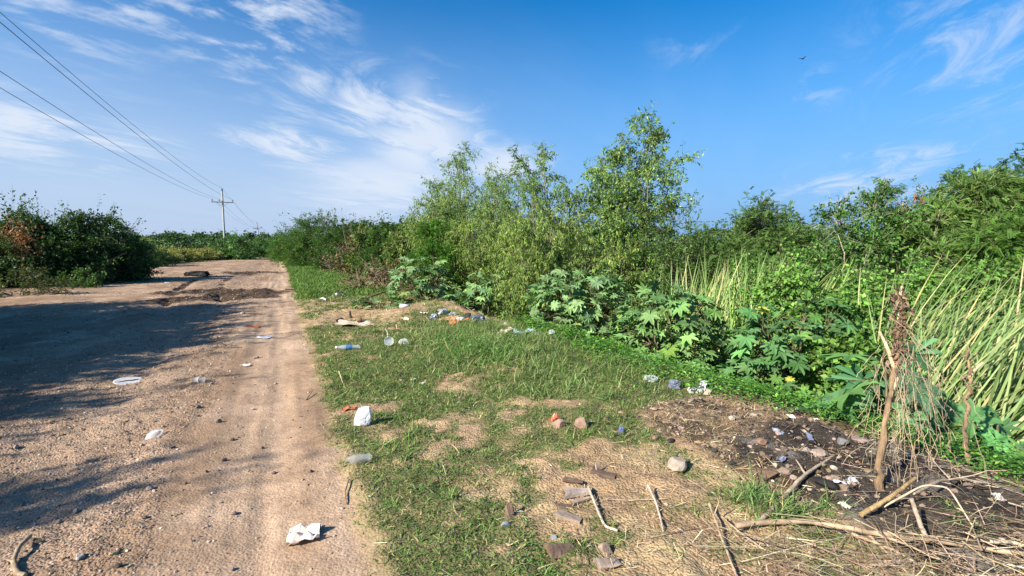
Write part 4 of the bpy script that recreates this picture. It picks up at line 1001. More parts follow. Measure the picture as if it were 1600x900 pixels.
def wire_ends(loc, lean, H=10.0):
    loc = np.array(loc); ex = np.array([ca, sa, 0]); ey = np.array([-sa, ca, 0]); zr = np.array([0, 0, 1.])
    tilt = ex * math.sin(lean) * H
    return [loc + ex * x - ey * .17 + zr * (H - 1.65 + .44) + tilt * .85 for x in ARM] + [loc + zr * (H + .46) + tilt]
wl = [pole_at(PU[0], -7.7), pole_at(PU[1], -7.7), gp(408, 168), tops[0]]
ln = [0, 0, -.10, 0]
WL = ['outer cable of the crossarm, lowest of the four running overhead', 'second lowest of the four cables, held near the pole on the crossarm', 'cable of the crossarm on the road side, second from the top', 'uppermost cable, running from the tip of the tall power pole']
for k in range(3):
    A_, B_ = wire_ends(wl[k], ln[k]), wire_ends(wl[k + 1], ln[k + 1])
    for j in range(4):
        s = np.linspace(0, 1, 40)[:, None]; path = A_[j] * (1 - s) + B_[j] * s - np.array([0, 0, 4 * (1.45, 1.5, 1.5, 1.6)[j] * (1 if k == 0 else .75)]) * s * (1 - s)
        g = Geo(); tube(g, path - path[0], .0115 if k == 0 else .012, (.10, .10, .11), 5)
        o = g.build('power_cable', M['wire'], None, True); o.location = path[0]
        if k == 0: tag(o, WL[j], 'cable', 'cables of the power line')
        elif k == 1: tag(o, 'far cable strung between the first and the second power pole', 'cable', 'cables between the first poles')
        else: tag(o, 'distant cable strung between the second and the third power pole', 'cable', 'cables between the distant poles')
# bird far up in the sky
b = P3(1254, 92, 40)
t = thing('bird', 'tiny dark bird gliding alone high in the blue sky', 'bird', b, rz=.5)
g = Geo(); BK = (.03, .028, .027)
xs = np.array([-.17, -.11, -.05, .03, .09, .13, .16]); tube(g, np.stack([xs, 0 * xs, .01 * np.sin(xs * 9)], -1), [.012, .03, .042, .045, .035, .026, .006], BK, 8)
tube(g, np.array([[.15, 0, 0], [.20, 0, -.008]]), [.008, .002], (.1, .08, .04), 5)
for s in (-1, 1):
    yy = np.linspace(.03, .34, 6); lead = np.array([.07, .10, .09, .05, .0, -.06]); ch = np.array([.13, .13, .12, .10, .08, .02]); zz = np.array([.02, .06, .09, .10, .10, .09])
    vt = np.concatenate([np.stack([lead, s * yy, zz + .006], -1), np.stack([lead - ch, s * yy, zz], -1), np.stack([lead - ch * .4, s * yy, zz - .008], -1)])
    q = []
    for i in range(5): q += [[i, i + 1, i + 7, i + 6], [i, i + 12, i + 13, i + 1], [i + 6, i + 7, i + 13, i + 12]]
    g.add(vt, BK, quads=q)
g.add(np.array([[-.15, -.02, .0], [-.15, .02, .0], [-.27, .05, .0], [-.29, 0, .005], [-.27, -.05, 0], [-.15, 0, .012]]), BK, tris=[[0, 5, 4], [5, 3, 4], [5, 2, 3], [5, 1, 2], [0, 4, 3], [0, 3, 2], [0, 2, 1]])
g.build('body', M['feather'], t, True)

# ------------------------------------------------------------------ litter, stones, wood
WHITE = (.74, .75, .76)
def ground_tilt(x, y):
    h = .12; gx = (float(height(x + h, y)) - float(height(x - h, y))) / (2 * h); gy = (float(height(x, y + h)) - float(height(x, y - h))) / (2 * h)
    return np.clip(gx, -.5, .5), np.clip(gy, -.5, .5)
def sheet(name, label, cat, loc, w, h, col, mat, seed, amp=.25, rz=0, n=16, thick=.0025, group=None, col2=None, ragged=.12, lift=.004, tent=0.0):
    """crumpled film, paper or cloth: folded grid with two faces and torn edges"""
    r = R_(seed); a, b_ = np.meshgrid(np.linspace(-1, 1, n), np.linspace(-1, 1, n), indexing='ij')
    th = np.arctan2(b_, a); rag = 1 + ragged * (fbm(np.cos(th) * 2 + seed, np.sin(th) * 2 + seed, 3) - .5) * 3
    z = 0 * a
    for k in range(7):
        d = r.uniform(0, math.pi); f = r.uniform(1.2, 3.6); ph = r.uniform(0, 6)
        s = (a * math.cos(d) + b_ * math.sin(d)) * f + ph + .8 * (vnoise(a * 1.5 + seed, b_ * 1.5 + k) - .5)
        z += np.abs((s / math.pi) % 1 - .5) * 2 / (k * .4 + 1)
    z = z - z.min(); z = z / z.max(); m = min(w, h)
    pull = 1 - .10 * z
    z = z ** 1.3 * amp * m + tent * m * np.exp(-(a ** 2 + b_ ** 2) * 1.6)
    x = a * rag * w / 2 * pull; y = b_ * rag * h / 2 * pull
    top = np.stack([x, y, z + thick + lift], -1).reshape(-1, 3); bot = top - np.array([0, 0, thick])
    gx, gy = ground_tilt(loc[0], loc[1]); c_, s_ = math.cos(rz), math.sin(rz)
    lx, ly = gx * c_ + gy * s_, -gx * s_ + gy * c_
    for p in (top, bot): p[:, 2] += lx * p[:, 0] + ly * p[:, 1]
    i = (np.arange(n - 1)[:, None] * n + np.arange(n - 1)[None]).ravel(); q = np.stack([i, i + n, i + n + 1, i + 1], -1); N_ = n * n
    ring = np.concatenate([np.arange(n), np.arange(1, n) * n + n - 1, N_ - 2 - np.arange(n - 1), (n - 2 - np.arange(n - 2)) * n])
    rr = np.stack([ring, np.roll(ring, -1), np.roll(ring, -1) + N_, ring + N_], -1)
    cc = np.tile(np.array(col), (n * n, 1))
    if col2 is not None: cc = np.where((fbm(a * 1.6 + seed, b_ * 1.6, 3) > .53).reshape(-1, 1), np.array(col2), cc)
    g = Geo(); g.add(np.concatenate([top, bot]), np.concatenate([cc, cc]), quads=np.concatenate([q, q[:, ::-1] + N_, rr]))
    o = g.build(name, M[mat], None, False); o.location = loc; o.rotation_euler = (0, 0, rz)
    return tag(o, label, cat, group)
def bag(name, label, cat, loc, w, d, h, col, mat, seed, rz=0, group=None, open_top=True, crush=.22, col2=None, lean=(0, 0)):
    """crumpled bag, packet or wad: a closed crushed sack standing or slumped on the ground"""
    r = R_(seed); k = 44; m = 26; a = np.linspace(0, 2 * math.pi, k, endpoint=False); t_ = np.linspace(0, 1, m)
    prof = np.interp(t_, [0, .08, .35, .75, .92, 1], [.55, .95, 1.0, .88, .70, .12 if not open_top else .62])
    A_, T_ = np.meshgrid(a, t_); n1 = fbm(np.cos(A_) * 1.7 + seed, T_ * 3 + np.sin(A_) * 1.7, 3); n2 = .6 * np.abs(vnoise(np.cos(A_) * 3.5 + seed + 9, T_ * 4 + np.sin(A_) * 3.5) - .5) * 2 + .5 * np.abs(vnoise(np.cos(A_) * 8 + seed, T_ * 10 + np.sin(A_) * 8) - .5) * 2
    R0 = prof[:, None] * (1 + crush * 2 * (n1 - .5) - crush * .9 * n2)
    ex = np.sign(np.cos(A_)) * np.abs(np.cos(A_)) ** .6; ey = np.sign(np.sin(A_)) * np.abs(np.sin(A_)) ** .6
    V_ = np.stack([ex * R0 * w / 2 + lean[0] * T_ * h, ey * R0 * d / 2 + lean[1] * T_ * h, (T_ + .10 * (n1 - .5) * T_) * h], -1).reshape(-1, 3)
    i = np.arange(m - 1)[:, None] * k; j = np.arange(k)[None]; j2 = (j + 1) % k
    q = np.stack([i + j, i + j2, i + k + j2, i + k + j], -1).reshape(-1, 4)
    g = Geo(); cc = np.tile(np.array(col), (len(V_), 1))
    if col2 is not None: cc = np.where((fbm(A_ * 1.2 + seed, T_ * 4, 3) > .56).reshape(-1, 1), np.array(col2), cc)
    top = V_[(m - 1) * k:]; inn = np.array([[lean[0] * h, lean[1] * h, h * (.72 if open_top else 1.0)]])
    g.add(np.concatenate([V_, inn, [[0, 0, 0.]]]), np.concatenate([cc, cc[:1] * .9, cc[:1]]), quads=q, tris=[[(m - 1) * k + x, (m - 1) * k + (x + 1) % k, m * k] for x in range(k)] + [[(x + 1) % k, x, m * k + 1] for x in range(k)])
    o = g.build(name, M[mat], None, False); o.location = (loc[0], loc[1], loc[2] - .008); o.rotation_euler = (0, 0, rz)
    return tag(o, label, cat, group)
def ico(sub):
    import bmesh
    bm = bmesh.new(); bmesh.ops.create_icosphere(bm, subdivisions=sub, radius=1)
    v = np.array([x.co[:] for x in bm.verts]); f = np.array([[y.index for y in x.verts] for x in bm.faces]); bm.free(); return v, f
ICO = ico(3)
def rock(name, label, cat, loc, size, col, seed, rz=0, group=None, mat='stone', cuts=9, rough=.12, sink=.25):
    r = R_(seed); v = ICO[0].copy()
    for j in range(cuts):
        d = norm(r.randn(3)); h = r.uniform(.5, .85); s = v @ d; v = v - np.maximum(s - h, 0)[:, None] * d
    v *= 1 + rough * (fbm(v[:, 0] * 2.3 + seed, v[:, 1] * 2.3 + v[:, 2] * 1.9, 4) - .5)[:, None] * 2
    v *= np.array(size) / 2; v[:, 2] += size[2] * (.5 - sink)
    c = np.array(col) * (1 + .25 * (fbm(v[:, 0] * 30 / max(size), v[:, 1] * 30 / max(size) + v[:, 2] * 9, 3) - .5))[:, None]
    g = Geo(); g.add(v, np.clip(c, 0, 1), tris=ICO[1]); o = g.build(name, M[mat], None, False); o.location = loc; o.rotation_euler = (0, 0, rz)
    return tag(o, label, cat, group)
def chunk(name, label, loc, L, W, H, col, seed, rz=0, tilt=(0, 0), group=None, col2=(.16, .10, .065)):
    """split firewood: fibrous faces, ragged ends"""
    r = R_(seed); nl, nw = 14, 5
    x = np.linspace(-.5, .5, nl); H = H * .8; pr = np.array([[-.5, 0], [-.42, .62], [.22, .95], [.5, .18], [.1, -.08]]) + .10 * r.randn(5, 2)
    pr[[0, 4], 1] = np.minimum(pr[[0, 4], 1], .03); V_ = np.zeros((nl, nw, 3)); tw = r.uniform(-.35, .35); bw = r.uniform(-.12, .12)
    for j in range(nw):
        rag0, rag1 = r.uniform(-.13, .13), r.uniform(-.2, .2)
        wv = np.cumsum(r.randn(nl)) * .018
        V_[:, j, 0] = x * L * (1 + np.where(x < 0, rag0, rag1)); y_ = pr[j, 0] * W * (1 - .3 * (x + .5) ** 2) + wv * W; z_ = pr[j, 1] * H * (1 - .35 * (x + .5)) + np.cumsum(r.randn(nl)) * .018 * H
        V_[:, j, 1] = y_ + bw * W * 4 * x ** 2 + tw * x * z_; V_[:, j, 2] = z_
    i = np.arange(nl - 1)[:, None] * nw; j = np.arange(nw)[None]; j2 = (j + 1) % nw
    q = np.stack([i + j, i + j2, i + nw + j2, i + nw + j], -1).reshape(-1, 4)
    c = np.tile(np.array(col), (nl, nw, 1)); c[:, 3:] = col2; c = c * (1 + .22 * r.randn(1, nw, 1)) * (1 + .07 * r.randn(nl, 1, 1))
    Vf = V_.reshape(-1, 3); n0 = len(Vf)
    g = Geo(); g.add(np.concatenate([Vf, V_[0].mean(0)[None] + [[.04 * L, 0, 0]], V_[-1].mean(0)[None] - [[.04 * L, 0, 0]]]), np.clip(np.concatenate([c.reshape(-1, 3), np.tile(np.array(col2) * .8, (2, 1))]), .01, .9), quads=q,
                     tris=[[(k + 1) % nw, k, n0] for k in range(nw)] + [[(nl - 1) * nw + k, (nl - 1) * nw + (k + 1) % nw, n0 + 1] for k in range(nw)])
    o = g.build(name, M['chunk'], None, False); o.location = (loc[0], loc[1], loc[2] + .002); o.rotation_euler = (tilt[0], tilt[1], rz)
    return tag(o, label, 'wood', group)
def branch(name, label, cat, pts, r0, r1, col, seed, twigs=(), knots=.12, mat='wood', group=None, n=26, k=7, parts=False):
    r = R_(seed); pts = [np.array(p, float) for p in pts]; o0 = pts[0].copy()
    P = np.array(pts) - o0; s = np.linspace(0, len(P) - 1, n); path = np.stack([np.interp(s, np.arange(len(P)), P[:, i]) for i in range(3)], -1)
    path[1:-1] = .25 * path[:-2] + .5 * path[1:-1] + .25 * path[2:]
    L = np.linalg.norm(P[-1] - P[0]); path[1:-1] += .0022 * L * r.randn(n - 2, 3); path[1:-1] = .25 * path[:-2] + .5 * path[1:-1] + .25 * path[2:]
    rad = np.linspace(r0, r1, n) * (1 + knots * .45 * r.randn(n)); c = np.array(col) * (1 + .12 * r.randn(n, 1))
    g = Geo(); tube(g, path, rad, np.clip(c, .02, .9), k, .08, r)
    o = g.build(name, M[mat], None, True); o.location = o0
    tag(o, label, cat, group)
    for (f, d, l, rr) in twigs:
        p = interp(path, np.array([f]))[0]; g2 = Geo(); tube(g2, wander(r, p, d, l, 7, .12), np.linspace(rr, rr * .35, 8), np.array(col) * 1.03, 5)
        g2.build('twig', M[mat], o, True)
    return o
def lathe_thing(name, label, cat, loc, parts, rot=(0, 0, 0), group=None):
    t = thing(name, label, cat, loc, group); t.rotation_euler = rot
    for pn, prof, col, mat in parts:
        g = Geo(); lathe(g, prof, col, 24); g.build(pn, M[mat], t, True)
    return t
def bottle(label, loc, L, R, rot, capcol, labcol, mat='clear', col=(.75, .8, .82), group=None, cap=True):
    pr = [(0, 0), (R * .75, 0), (R * .98, L * .04), (R, L * .12), (R * .93, L * .2), (R, L * .28), (R, L * .62), (R * .9, L * .72), (R * .5, L * .86), (R * .36, L * .92), (R * .36, L * .97)]
    ps = [('body', pr, col, mat)]
    if labcol: ps.append(('label', [(R * 1.01, L * .33), (R * 1.03, L * .34), (R * 1.03, L * .58), (R * 1.01, L * .59)], labcol, 'plastic'))
    if cap: ps.append(('cap', [(R * .42, L * .93), (R * .42, L), (0, L)], capcol, 'plastic'))
    return lathe_thing('plastic_bottle', label, 'bottle', loc, ps, rot, group)

# --- on the road and its edge
sheet('crumpled_paper', 'dirty crumpled white paper on the bare wheel track', 'litter', at(475, 842), .175, .15, (.80, .74, .68), 'paper', 301, .42, .3, col2=(.62, .52, .44), n=22)
lathe_thing('takeaway_dome', 'clear domed plastic lid on the stony part of the road', 'lid', at(241, 683, .012), [('dome', [(.0, .042), (.022, .041), (.045, .033), (.058, .018), (.062, .006)], (.82, .84, .85), 'clear'), ('rim', [(.060, .0), (.072, .0), (.073, .006), (.061, .008), (.060, 0)], (.86, .88, .9), 'clear')], (.35, -.25, 0))
t = lathe_thing('foam_plate', 'cracked white foam plate lying in the shade on the road', 'plate', at(202, 597, .006), [('dish', [(0, .008), (.11, .008), (.14, .011), (.155, .014), (.156, .010), (.14, .004), (.11, 0), (0, 0)], (.50, .49, .48), 'paper')], (.06, .10, .4))
g = Geo(); tube(g, np.array([[-.10, -.05, .012], [-.03, .0, .012], [.02, .01, .012], [.08, .07, .014]]), [.003, .008, .009, .003], (.07, .06, .06), 5); g.build('crack', M['cloth'], t)
lathe_thing('plastic_cup', 'crushed clear cup lying at the tip of the shade on the road', 'cup', at(306, 598, .035), [('body', [(0, 0), (.032, 0), (.036, .02), (.042, .09), (.046, .10), (.043, .10)], (.85, .83, .8), 'clear')], (1.45, .2, 1.2))
sheet('paper_scrap', 'flat bright white scrap out on the sunny road', 'litter', at(412, 528), .26, .16, WHITE, 'paper', 303, .18, .2)
sheet('plastic_scrap', 'small orange scrap on the stony road', 'litter', at(395, 511), .22, .12, (.50, .13, .05), 'plastic', 304, .2, .4)
sheet('paper_scrap', 'pale crumpled scrap near the wheel track, below the orange scrap', 'litter', at(384, 572), .13, .07, (.6, .52, .45), 'paper', 305, .35, .1)
branch('curved_root', 'bent pale root lying at the near corner of the road', 'wood', [at(48, 843, .02), at(32, 862, .035), at(21, 880, .02), at(27, 900, .015), at(40, 905, .02)], .010, .012, (.34, .25, .16), 306, twigs=[(.55, (-1, .2, .15), .07, .008)])
rs = R_(310); DARKST = (.13, .10, .08)
for i, (px, py, s) in enumerate([(365, 804, .034), (92, 817, .03), (240, 768, .03), (310, 637, .05), (341, 660, .05), (362, 688, .035), (428, 740, .03), (485, 738, .028), (322, 738, .03), (290, 756, .03), (235, 765, .035), (125, 872, .04), (180, 865, .035), (60, 848, .03), (185, 885, .03), (330, 600, .045), (430, 600, .04), (300, 846, .025), (362, 891, .03), (410, 700, .025), (350, 720, .03), (270, 700, .03), (395, 640, .035), (150, 735, .035), (225, 810, .03), (118, 800, .03), (35, 790, .03), (400, 560, .06), (350, 540, .06), (415, 480, .08), (380, 490, .08), (340, 480, .09), (25, 700, .04), (80, 660, .04)]):
    a = s * rs.uniform(.8, 1.3)
    rock('loose_stone', 'loose stone or clod standing out among the gravel of the dirt road', 'stone', at(px, py), (a * 1.2, a * .9, a * .75), pal(rs, 1, [DARKST, (.25, .19, .14), (.33, .27, .22)], [3, 2, 2], .15)[0], 320 + i, rs.uniform(0, 6), group='loose stones on the dirt road')
# far heap of black waste, planks and scraps
tw = at(313, 431)
bag('torn_tarp', 'black torn sheet lying in a low heap on the open dirt', 'tarp', tw, 1.25, .6, .30, (.022, .021, .021), 'cloth', 340, -.2, open_top=False, crush=.45)
bag('black_rag', 'small black rag beside the black torn sheet', 'rag', at(293, 431), .36, .25, .24, (.02, .02, .02), 'cloth', 341, .3, open_top=False, crush=.4)
sheet('rubber_flap', 'flat dark rubber flap trailing from the black torn sheet', 'litter', at(329, 433), .75, .25, (.03, .027, .025), 'cloth', 342, .3, .1)
chunk('charred_plank', 'short dark plank at the road edge before the bright grass', at(457, 453), .55, .1, .06, (.09, .06, .045), 343, .1)
sheet('plastic_scrap', 'white scrap caught in the bright grass by the road', 'litter', at(478, 446), .4, .22, WHITE, 'plastic', 344, .4, .5)
sheet('plastic_scrap', 'bluish scrap in the shade at the foot of the dark roadside bushes', 'litter', at(258, 444), .3, .2, (.45, .5, .58), 'plastic', 345, .4, .5)
for i, (px, py, w, lab) in enumerate([(504, 470, .22, 'upright white scrap on bare ground before the brush heap'), (530, 465, .42, 'torn white scrap on bare ground before the brush heap')]):
    sheet('paper_scrap', lab, 'litter', at(px, py), w, w * .6, (.66, .63, .58), 'paper', 346 + i, .6, i, tent=.5 if i == 0 else .1)
# --- on the verge
t = bag('white_packet', 'bright white crumpled packet standing on the grass at the road edge', 'packet', at(565, 664), .15, .07, .165, (.84, .85, .86), 'plastic', 350, .25, crush=.22, lean=(.16, .05), col2=(.76, .77, .78))
sheet('plastic_scrap', 'orange-red scrap lying just behind the white packet', 'litter', at(545, 640), .12, .07, (.56, .15, .075), 'plastic', 351, .4, .3)
bottle('dusty clear bottle lying in the grass, no label left', at(580, 722, .035), .19, .032, (1.45, 0, -1.05), (.6, .6, .6), None, col=(.66, .60, .57), cap=False)
bottle('crushed clear bottle with a blue label on the grass beside an upturned cup', at(563, 546, .035), .36, .038, (1.5, 0, -1.15), (.8, .8, .8), (.08, .20, .45))
lathe_thing('plastic_cup', 'clear cup tipped on its side next to the blue-labelled bottle', 'cup', at(606, 541, .06), [('body', [(0, 0), (.05, 0), (.055, .01), (.07, .13), (.075, .135), (.07, .135)], (.86, .9, .93), 'clear'), ('base_disc', [(0, .004), (.048, .004)], (.8, .84, .88), 'clear')], (1.2, .3, .3))
bag('clear_wrapper', 'wad of crumpled clear film to the side of the tipped cup', 'litter', at(631, 539), .15, .12, .11, (.8, .78, .74), 'film', 352, .4, open_top=False, crush=.4)
sheet('cardboard', 'flattened pale cardboard on the bare patch by the low sprawling plant', 'cardboard', at(556, 508), .78, .42, (.62, .50, .38), 'paper', 353, .16, .12, col2=(.54, .42, .31))
rock('clod', 'brown clod resting on the flattened cardboard', 'clod', at(561, 506, .05), (.16, .13, .11), (.18, .10, .07), 354, mat='stone')
rock('charred_lump', 'black charred lump at the corner of the flattened cardboard', 'charcoal', at(532, 502), (.20, .13, .13), (.018, .017, .017), 355)
branch('broken_stick', 'curved pale piece of wood sticking up behind the tipped cup', 'wood', [at(607, 527, -.02), P3(606, 519, at(607, 527)[1]), P3(602, 513, at(607, 527)[1])], .022, .012, (.42, .34, .25), 356)
branch('broken_stick', 'dark split stub standing before the low sprawling plant', 'wood', [at(548, 497, -.02), P3(547, 490, at(548, 497)[1]), P3(546, 486, at(548, 497)[1])], .035, .02, (.10, .075, .06), 357)
t = lathe_thing('white_tube', 'short white tube lying at the top of the bare mound', 'tube', at(641, 481, .04), [('wall', [(.036, 0), (.045, 0), (.045, .26), (.036, .26), (.036, 0)], (.78, .80, .82), 'plastic')], (1.52, 0, -1.3))
# rubbish along the ditch lip
for i, (px, py, w, d, h, col, mat, lab, col2) in enumerate([
        (678, 499, .22, .18, .17, (.30, .34, .42), 'plastic', 'grey-blue crumpled bag at the start of the rubbish heap', (.4, .44, .5)),
        (692, 490, .34, .2, .16, (.70, .72, .74), 'plastic', 'white bag topmost in the rubbish heap', (.5, .55, .45)),
        (708, 494, .26, .2, .14, (.60, .64, .70), 'film', 'pale see-through bag in the middle of the rubbish heap', None),
        (719, 500, .24, .18, .11, (.78, .76, .73), 'plastic', 'white wad above the orange netting', None),
        (747, 503, .34, .25, .20, (.10, .12, .19), 'plastic', 'dark blue bag slumped into the ditch', (.3, .33, .42)),
        (731, 497, .22, .2, .17, (.05, .05, .055), 'plastic', 'black bag between the white wad and the dark blue bag', None),
        (790, 509, .10, .1, .1, (.75, .72, .68), 'plastic', 'small white ball of film on the dark ditch slope', None),
        (862, 527, .15, .13, .19, (.72, .76, .82), 'film', 'upright pale bag at the foot of the big domed shrub', (.85, .86, .88)),
        (842, 524, .28, .16, .08, (.62, .60, .57), 'film', 'greyish film between the teal film and the upright pale bag', None),
        (762, 496, .22, .16, .14, (.12, .12, .13), 'plastic', 'dark wad lying deepest in the ditch shade', None)]):
    bag('plastic_bag', lab, 'bag', at(px, py), w * .8, d * .8, h * .7, np.array(col) * .8, mat, 360 + i, i * .9, 'bags dumped along the ditch', open_top=False, crush=.42, col2=col2)
sheet('orange_netting', 'orange-red plastic netting in the rubbish heap', 'netting', at(717, 505), .36, .22, (.60, .16, .07), 'plastic', 372, .35, .2, ragged=.3, group=None)
sheet('orange_netting', 'faded orange sheet lying on the dry lip before the netting', 'litter', at(700, 500), .5, .25, (.42, .24, .12), 'cloth', 373, .2, .1, ragged=.3)
sheet('teal_film', 'pale teal film lying at the ditch lip near the big domed shrub', 'litter', at(822, 522), .36, .2, (.36, .56, .54), 'film', 374, .45, .3, ragged=.25)
for i, (px, py, w, col, lab) in enumerate([(662, 490, .16, (.7, .66, .6), 'white scrap on the grass below the white tube'), (790, 520, .28, (.52, .42, .32), 'brown flattened paper along the ditch lip'), (660, 478, .12, (.58, .35, .2), 'orange-brown scrap at the foot of the far grey-green shrub'), (634, 500, .2, (.62, .52, .40), 'tan scrap beside the bare mound'), (805, 526, .12, (.66, .64, .6), 'pale scrap before the teal film'), (660, 600, .08, (.6, .58, .54), 'small pale scrap in the middle of the grass'), (646, 594, .07, (.62, .6, .56), 'little pale wad in the grass beyond the white packet')]):
    sheet('paper_scrap', lab, 'litter', at(px, py), w, w * .55, col, 'paper', 376 + i, .4, i * .7)
for i, (px, py, w, h, col, mat, lab) in enumerate([
        (1054, 606, .14, .10, (.16, .18, .24), 'plastic', 'dark grey-blue wad at the edge of the green cover'),
        (1099, 610, .13, .12, (.48, .45, .52), 'plastic', 'lilac-white bag half under the green cover'),
        (1017, 595, .18, .07, (.6, .64, .64), 'film', 'thin whitish film on the grass under the yellow-leaved shrub'),
        (1085, 613, .16, .06, (.52, .48, .42), 'plastic', 'cream wrapper beside the lilac-white bag'),
        (1106, 616, .10, .06, (.45, .38, .28), 'plastic', 'tan wrapper just below the lilac-white bag')]):
    bag('wrapper', lab, 'litter', at(px, py), w, w * .8, h, col, mat, 385 + i, i, open_top=False, crush=.4)
# stones and wood on the verge
BR = (.29, .19, .14)
rock('brick_lump', 'reddish stone with bright orange-red paint in the grass', 'stone', at(875, 668), (.125, .11, .10), (0.302, 0.209, 0.158), 391, .3)
sheet('red_scrap', 'torn orange-red scrap touching the painted stone', 'litter', at(867, 660), .085, .075, (.62, .13, .06), 'plastic', 392, .7, .6, tent=.5)
rock('brick_lump', 'reddish squarish stone beside the painted stone', 'stone', at(911, 668), (.15, .13, .12), BR, 393, .2, cuts=14)
bag('blue_wrapper', 'tiny blue wrapper where the grass ends above the pale slab', 'litter', at(971, 676), .05, .05, .06, (.13, .15, .34), 'plastic', 394, .2, open_top=False, crush=.4)
rock('pale_slab', 'pale flat-topped stone slab at the edge of the burnt patch', 'stone', at(1056, 733), (.155, .13, .13), (0.331, 0.274, 0.216), 395, .25, cuts=14, rough=.05)
rock('grey_pebble', 'smooth grey pebble next to the upright wood splinter', 'stone', at(790, 822), (.055, .045, .036), (.24, .25, .27), 396, .6, cuts=3)
rock('grey_pebble', 'grey pebble just behind the dark firewood block', 'stone', at(866, 842), (.045, .04, .03), (.24, .24, .25), 397, .2, cuts=3)
rock('brown_stone', 'egg-shaped reddish stone on the bare corner', 'stone', at(945, 867), (.085, .075, .085), (0.302, 0.216, 0.166), 398, .3, cuts=4)
chunk('firewood', 'angular block with a pale top just below the egg-shaped stone', at(950, 888), .125, .08, .065, (0.374, 0.288, 0.223), 399, .35, col2=(.20, .13, .09))
chunk('firewood', 'split grey firewood with wide cracks, largest on the bare corner', at(902, 772), .185, .085, .055, (0.331, 0.266, 0.216), 400, .15)
chunk('firewood', 'pale splinter lying along the front of the largest split firewood', at(908, 784), .15, .025, .03, (0.403, 0.331, 0.259), 401, .55)
chunk('firewood', 'small dark bark piece under the largest split firewood', at(884, 792), .09, .06, .035, (0.158, 0.108, 0.079), 402, .2)
chunk('firewood', 'brown split piece with a pale broken end', at(890, 810), .145, .07, .045, (0.274, 0.209, 0.166), 403, -.55)
chunk('firewood', 'dark firewood block lying nearest on bare soil', at(876, 862), .135, .085, .055, (0.158, 0.108, 0.079), 404, .35)
chunk('firewood', 'bark splinter standing up in the grass', at(797, 808), .13, .06, .03, (0.173, 0.115, 0.079), 405, 1.9, (0, -.8))
chunk('firewood', 'dark bark strip curled in the dry grass above the largest firewood', at(944, 744), .17, .07, .05, (0.122, 0.086, 0.065), 406, -.6)
chunk('firewood', 'thin grey splinter standing behind the curled bark strip', at(932, 738, .02), .10, .02, .02, (0.324, 0.288, 0.245), 407, 1.7, (0, -1.2))
chunk('firewood', 'dark bark flake behind the largest split firewood', at(895, 752), .12, .08, .03, (0.144, 0.094, 0.065), 408, -.3)
ST_ = (.47, .39, .29)
branch('dry_stick', 'bent pale stick running down from the largest split firewood', 'stick', [at(919, 768, .03), at(933, 800, .02), at(945, 826, .015), at(965, 832, .01)], .0085, .007, ST_, 410)
branch('dry_stick', 'short pale stick standing crooked on the bare corner', 'stick', [at(1012, 772, .06), at(1024, 790, .03), at(1032, 812, .015), at(1036, 832, .01)], .008, .006, (.46, .38, .29), 411)
branch('dry_stick', 'thin stick lying across the dead grass between the firewood and burnt patch', 'stick', [at(948, 783, .012), at(985, 784, .01), at(1040, 783, .015)], .005, .004, (.36, .27, .19), 412)
branch('dry_stick', 'thin dark twig lying low at the bottom of the bare corner', 'stick', [at(1000, 846, .01), at(1040, 838, .012), at(1090, 828, .01)], .005, .003, (.24, .17, .12), 413)
branch('dry_stick', 'little twig at the road edge on bare soil', 'stick', [at(478, 626, .005), at(488, 615, .03)], .006, .004, (.26, .17, .11), 414)
branch('dry_stick', 'straight yellowish stalk in the grass beyond the white packet', 'stick', [at(530, 588, .06), at(536, 600, .01)], .007, .005, (.5, .38, .2), 415)
branch('dry_stick', 'thin dark twig at the grass edge below the dusty bottle', 'stick', [at(545, 753, .02), at(539, 772, .015), at(541, 790, .01)], .005, .004, (.24, .16, .11), 416)
# long branches beside the brush heap
for i, (a_, b_, lab) in enumerate([((520, 460), (600, 447), 'longest grey branch lying before the brush heap'), ((560, 470), (612, 462), 'shorter grey branch nearest the sprawling plant'), ((490, 463), (560, 455), 'thin branch reaching the bright grass')]):
    branch('cut_branch', lab, 'branch', [at(*a_, .03), at((a_[0] + b_[0]) / 2, (a_[1] + b_[1]) / 2 - 1, .08), at(*b_, .2)], .02, .03, (.25, .18, .13), 417 + i)
# --- burnt patch
for i, (px, py, s, col, lab) in enumerate([
        (1283, 712, (.17, .10, .07), (.45, .34, .27), 'largest pale stone on the ash, beside the forked branch tip'),
        (1258, 706, (.11, .07, .05), (.5, .40, .32), 'pale stone next to the largest one on the ash'),
        (1316, 694, (.11, .09, .07), (.26, .25, .25), 'round grey stone at the top of the burnt patch'),
        (1292, 760, (.15, .11, .07), (.035, .033, .034), 'black charred lump in the middle of the burnt patch'),
        (1195, 745, (.20, .16, .07), (.27, .17, .11), 'reddish burnt mound at the start of the forked branch'),
        (1190, 692, (.10, .08, .05), (.33, .20, .14), 'reddish flat stone in the brown debris'),
        (1344, 690, (.26, .12, .06), (.36, .27, .24), 'dusty pink-grey lump by the green cover next to the dry stalk'),
        (1225, 738, (.10, .08, .04), (.30, .22, .17), 'brown crust piece below the blue scrap'),
        (1178, 650, (.07, .06, .04), (.66, .58, .50), 'bright pale stone at the far end of the debris'),
        (1150, 655, (.07, .05, .04), (.62, .55, .46), 'second pale stone at the far end of the debris'),
        (1240, 748, (.06, .05, .03), (.45, .36, .28), 'small tan stone beside the forked branch'),
        (1303, 733, (.05, .04, .03), (.6, .5, .4), 'small bright stone above the charred lump')]):
    rock('burnt_stone', lab, 'stone', at(px, py), s, np.array(col) * .72, 430 + i, i * .8, cuts=8)
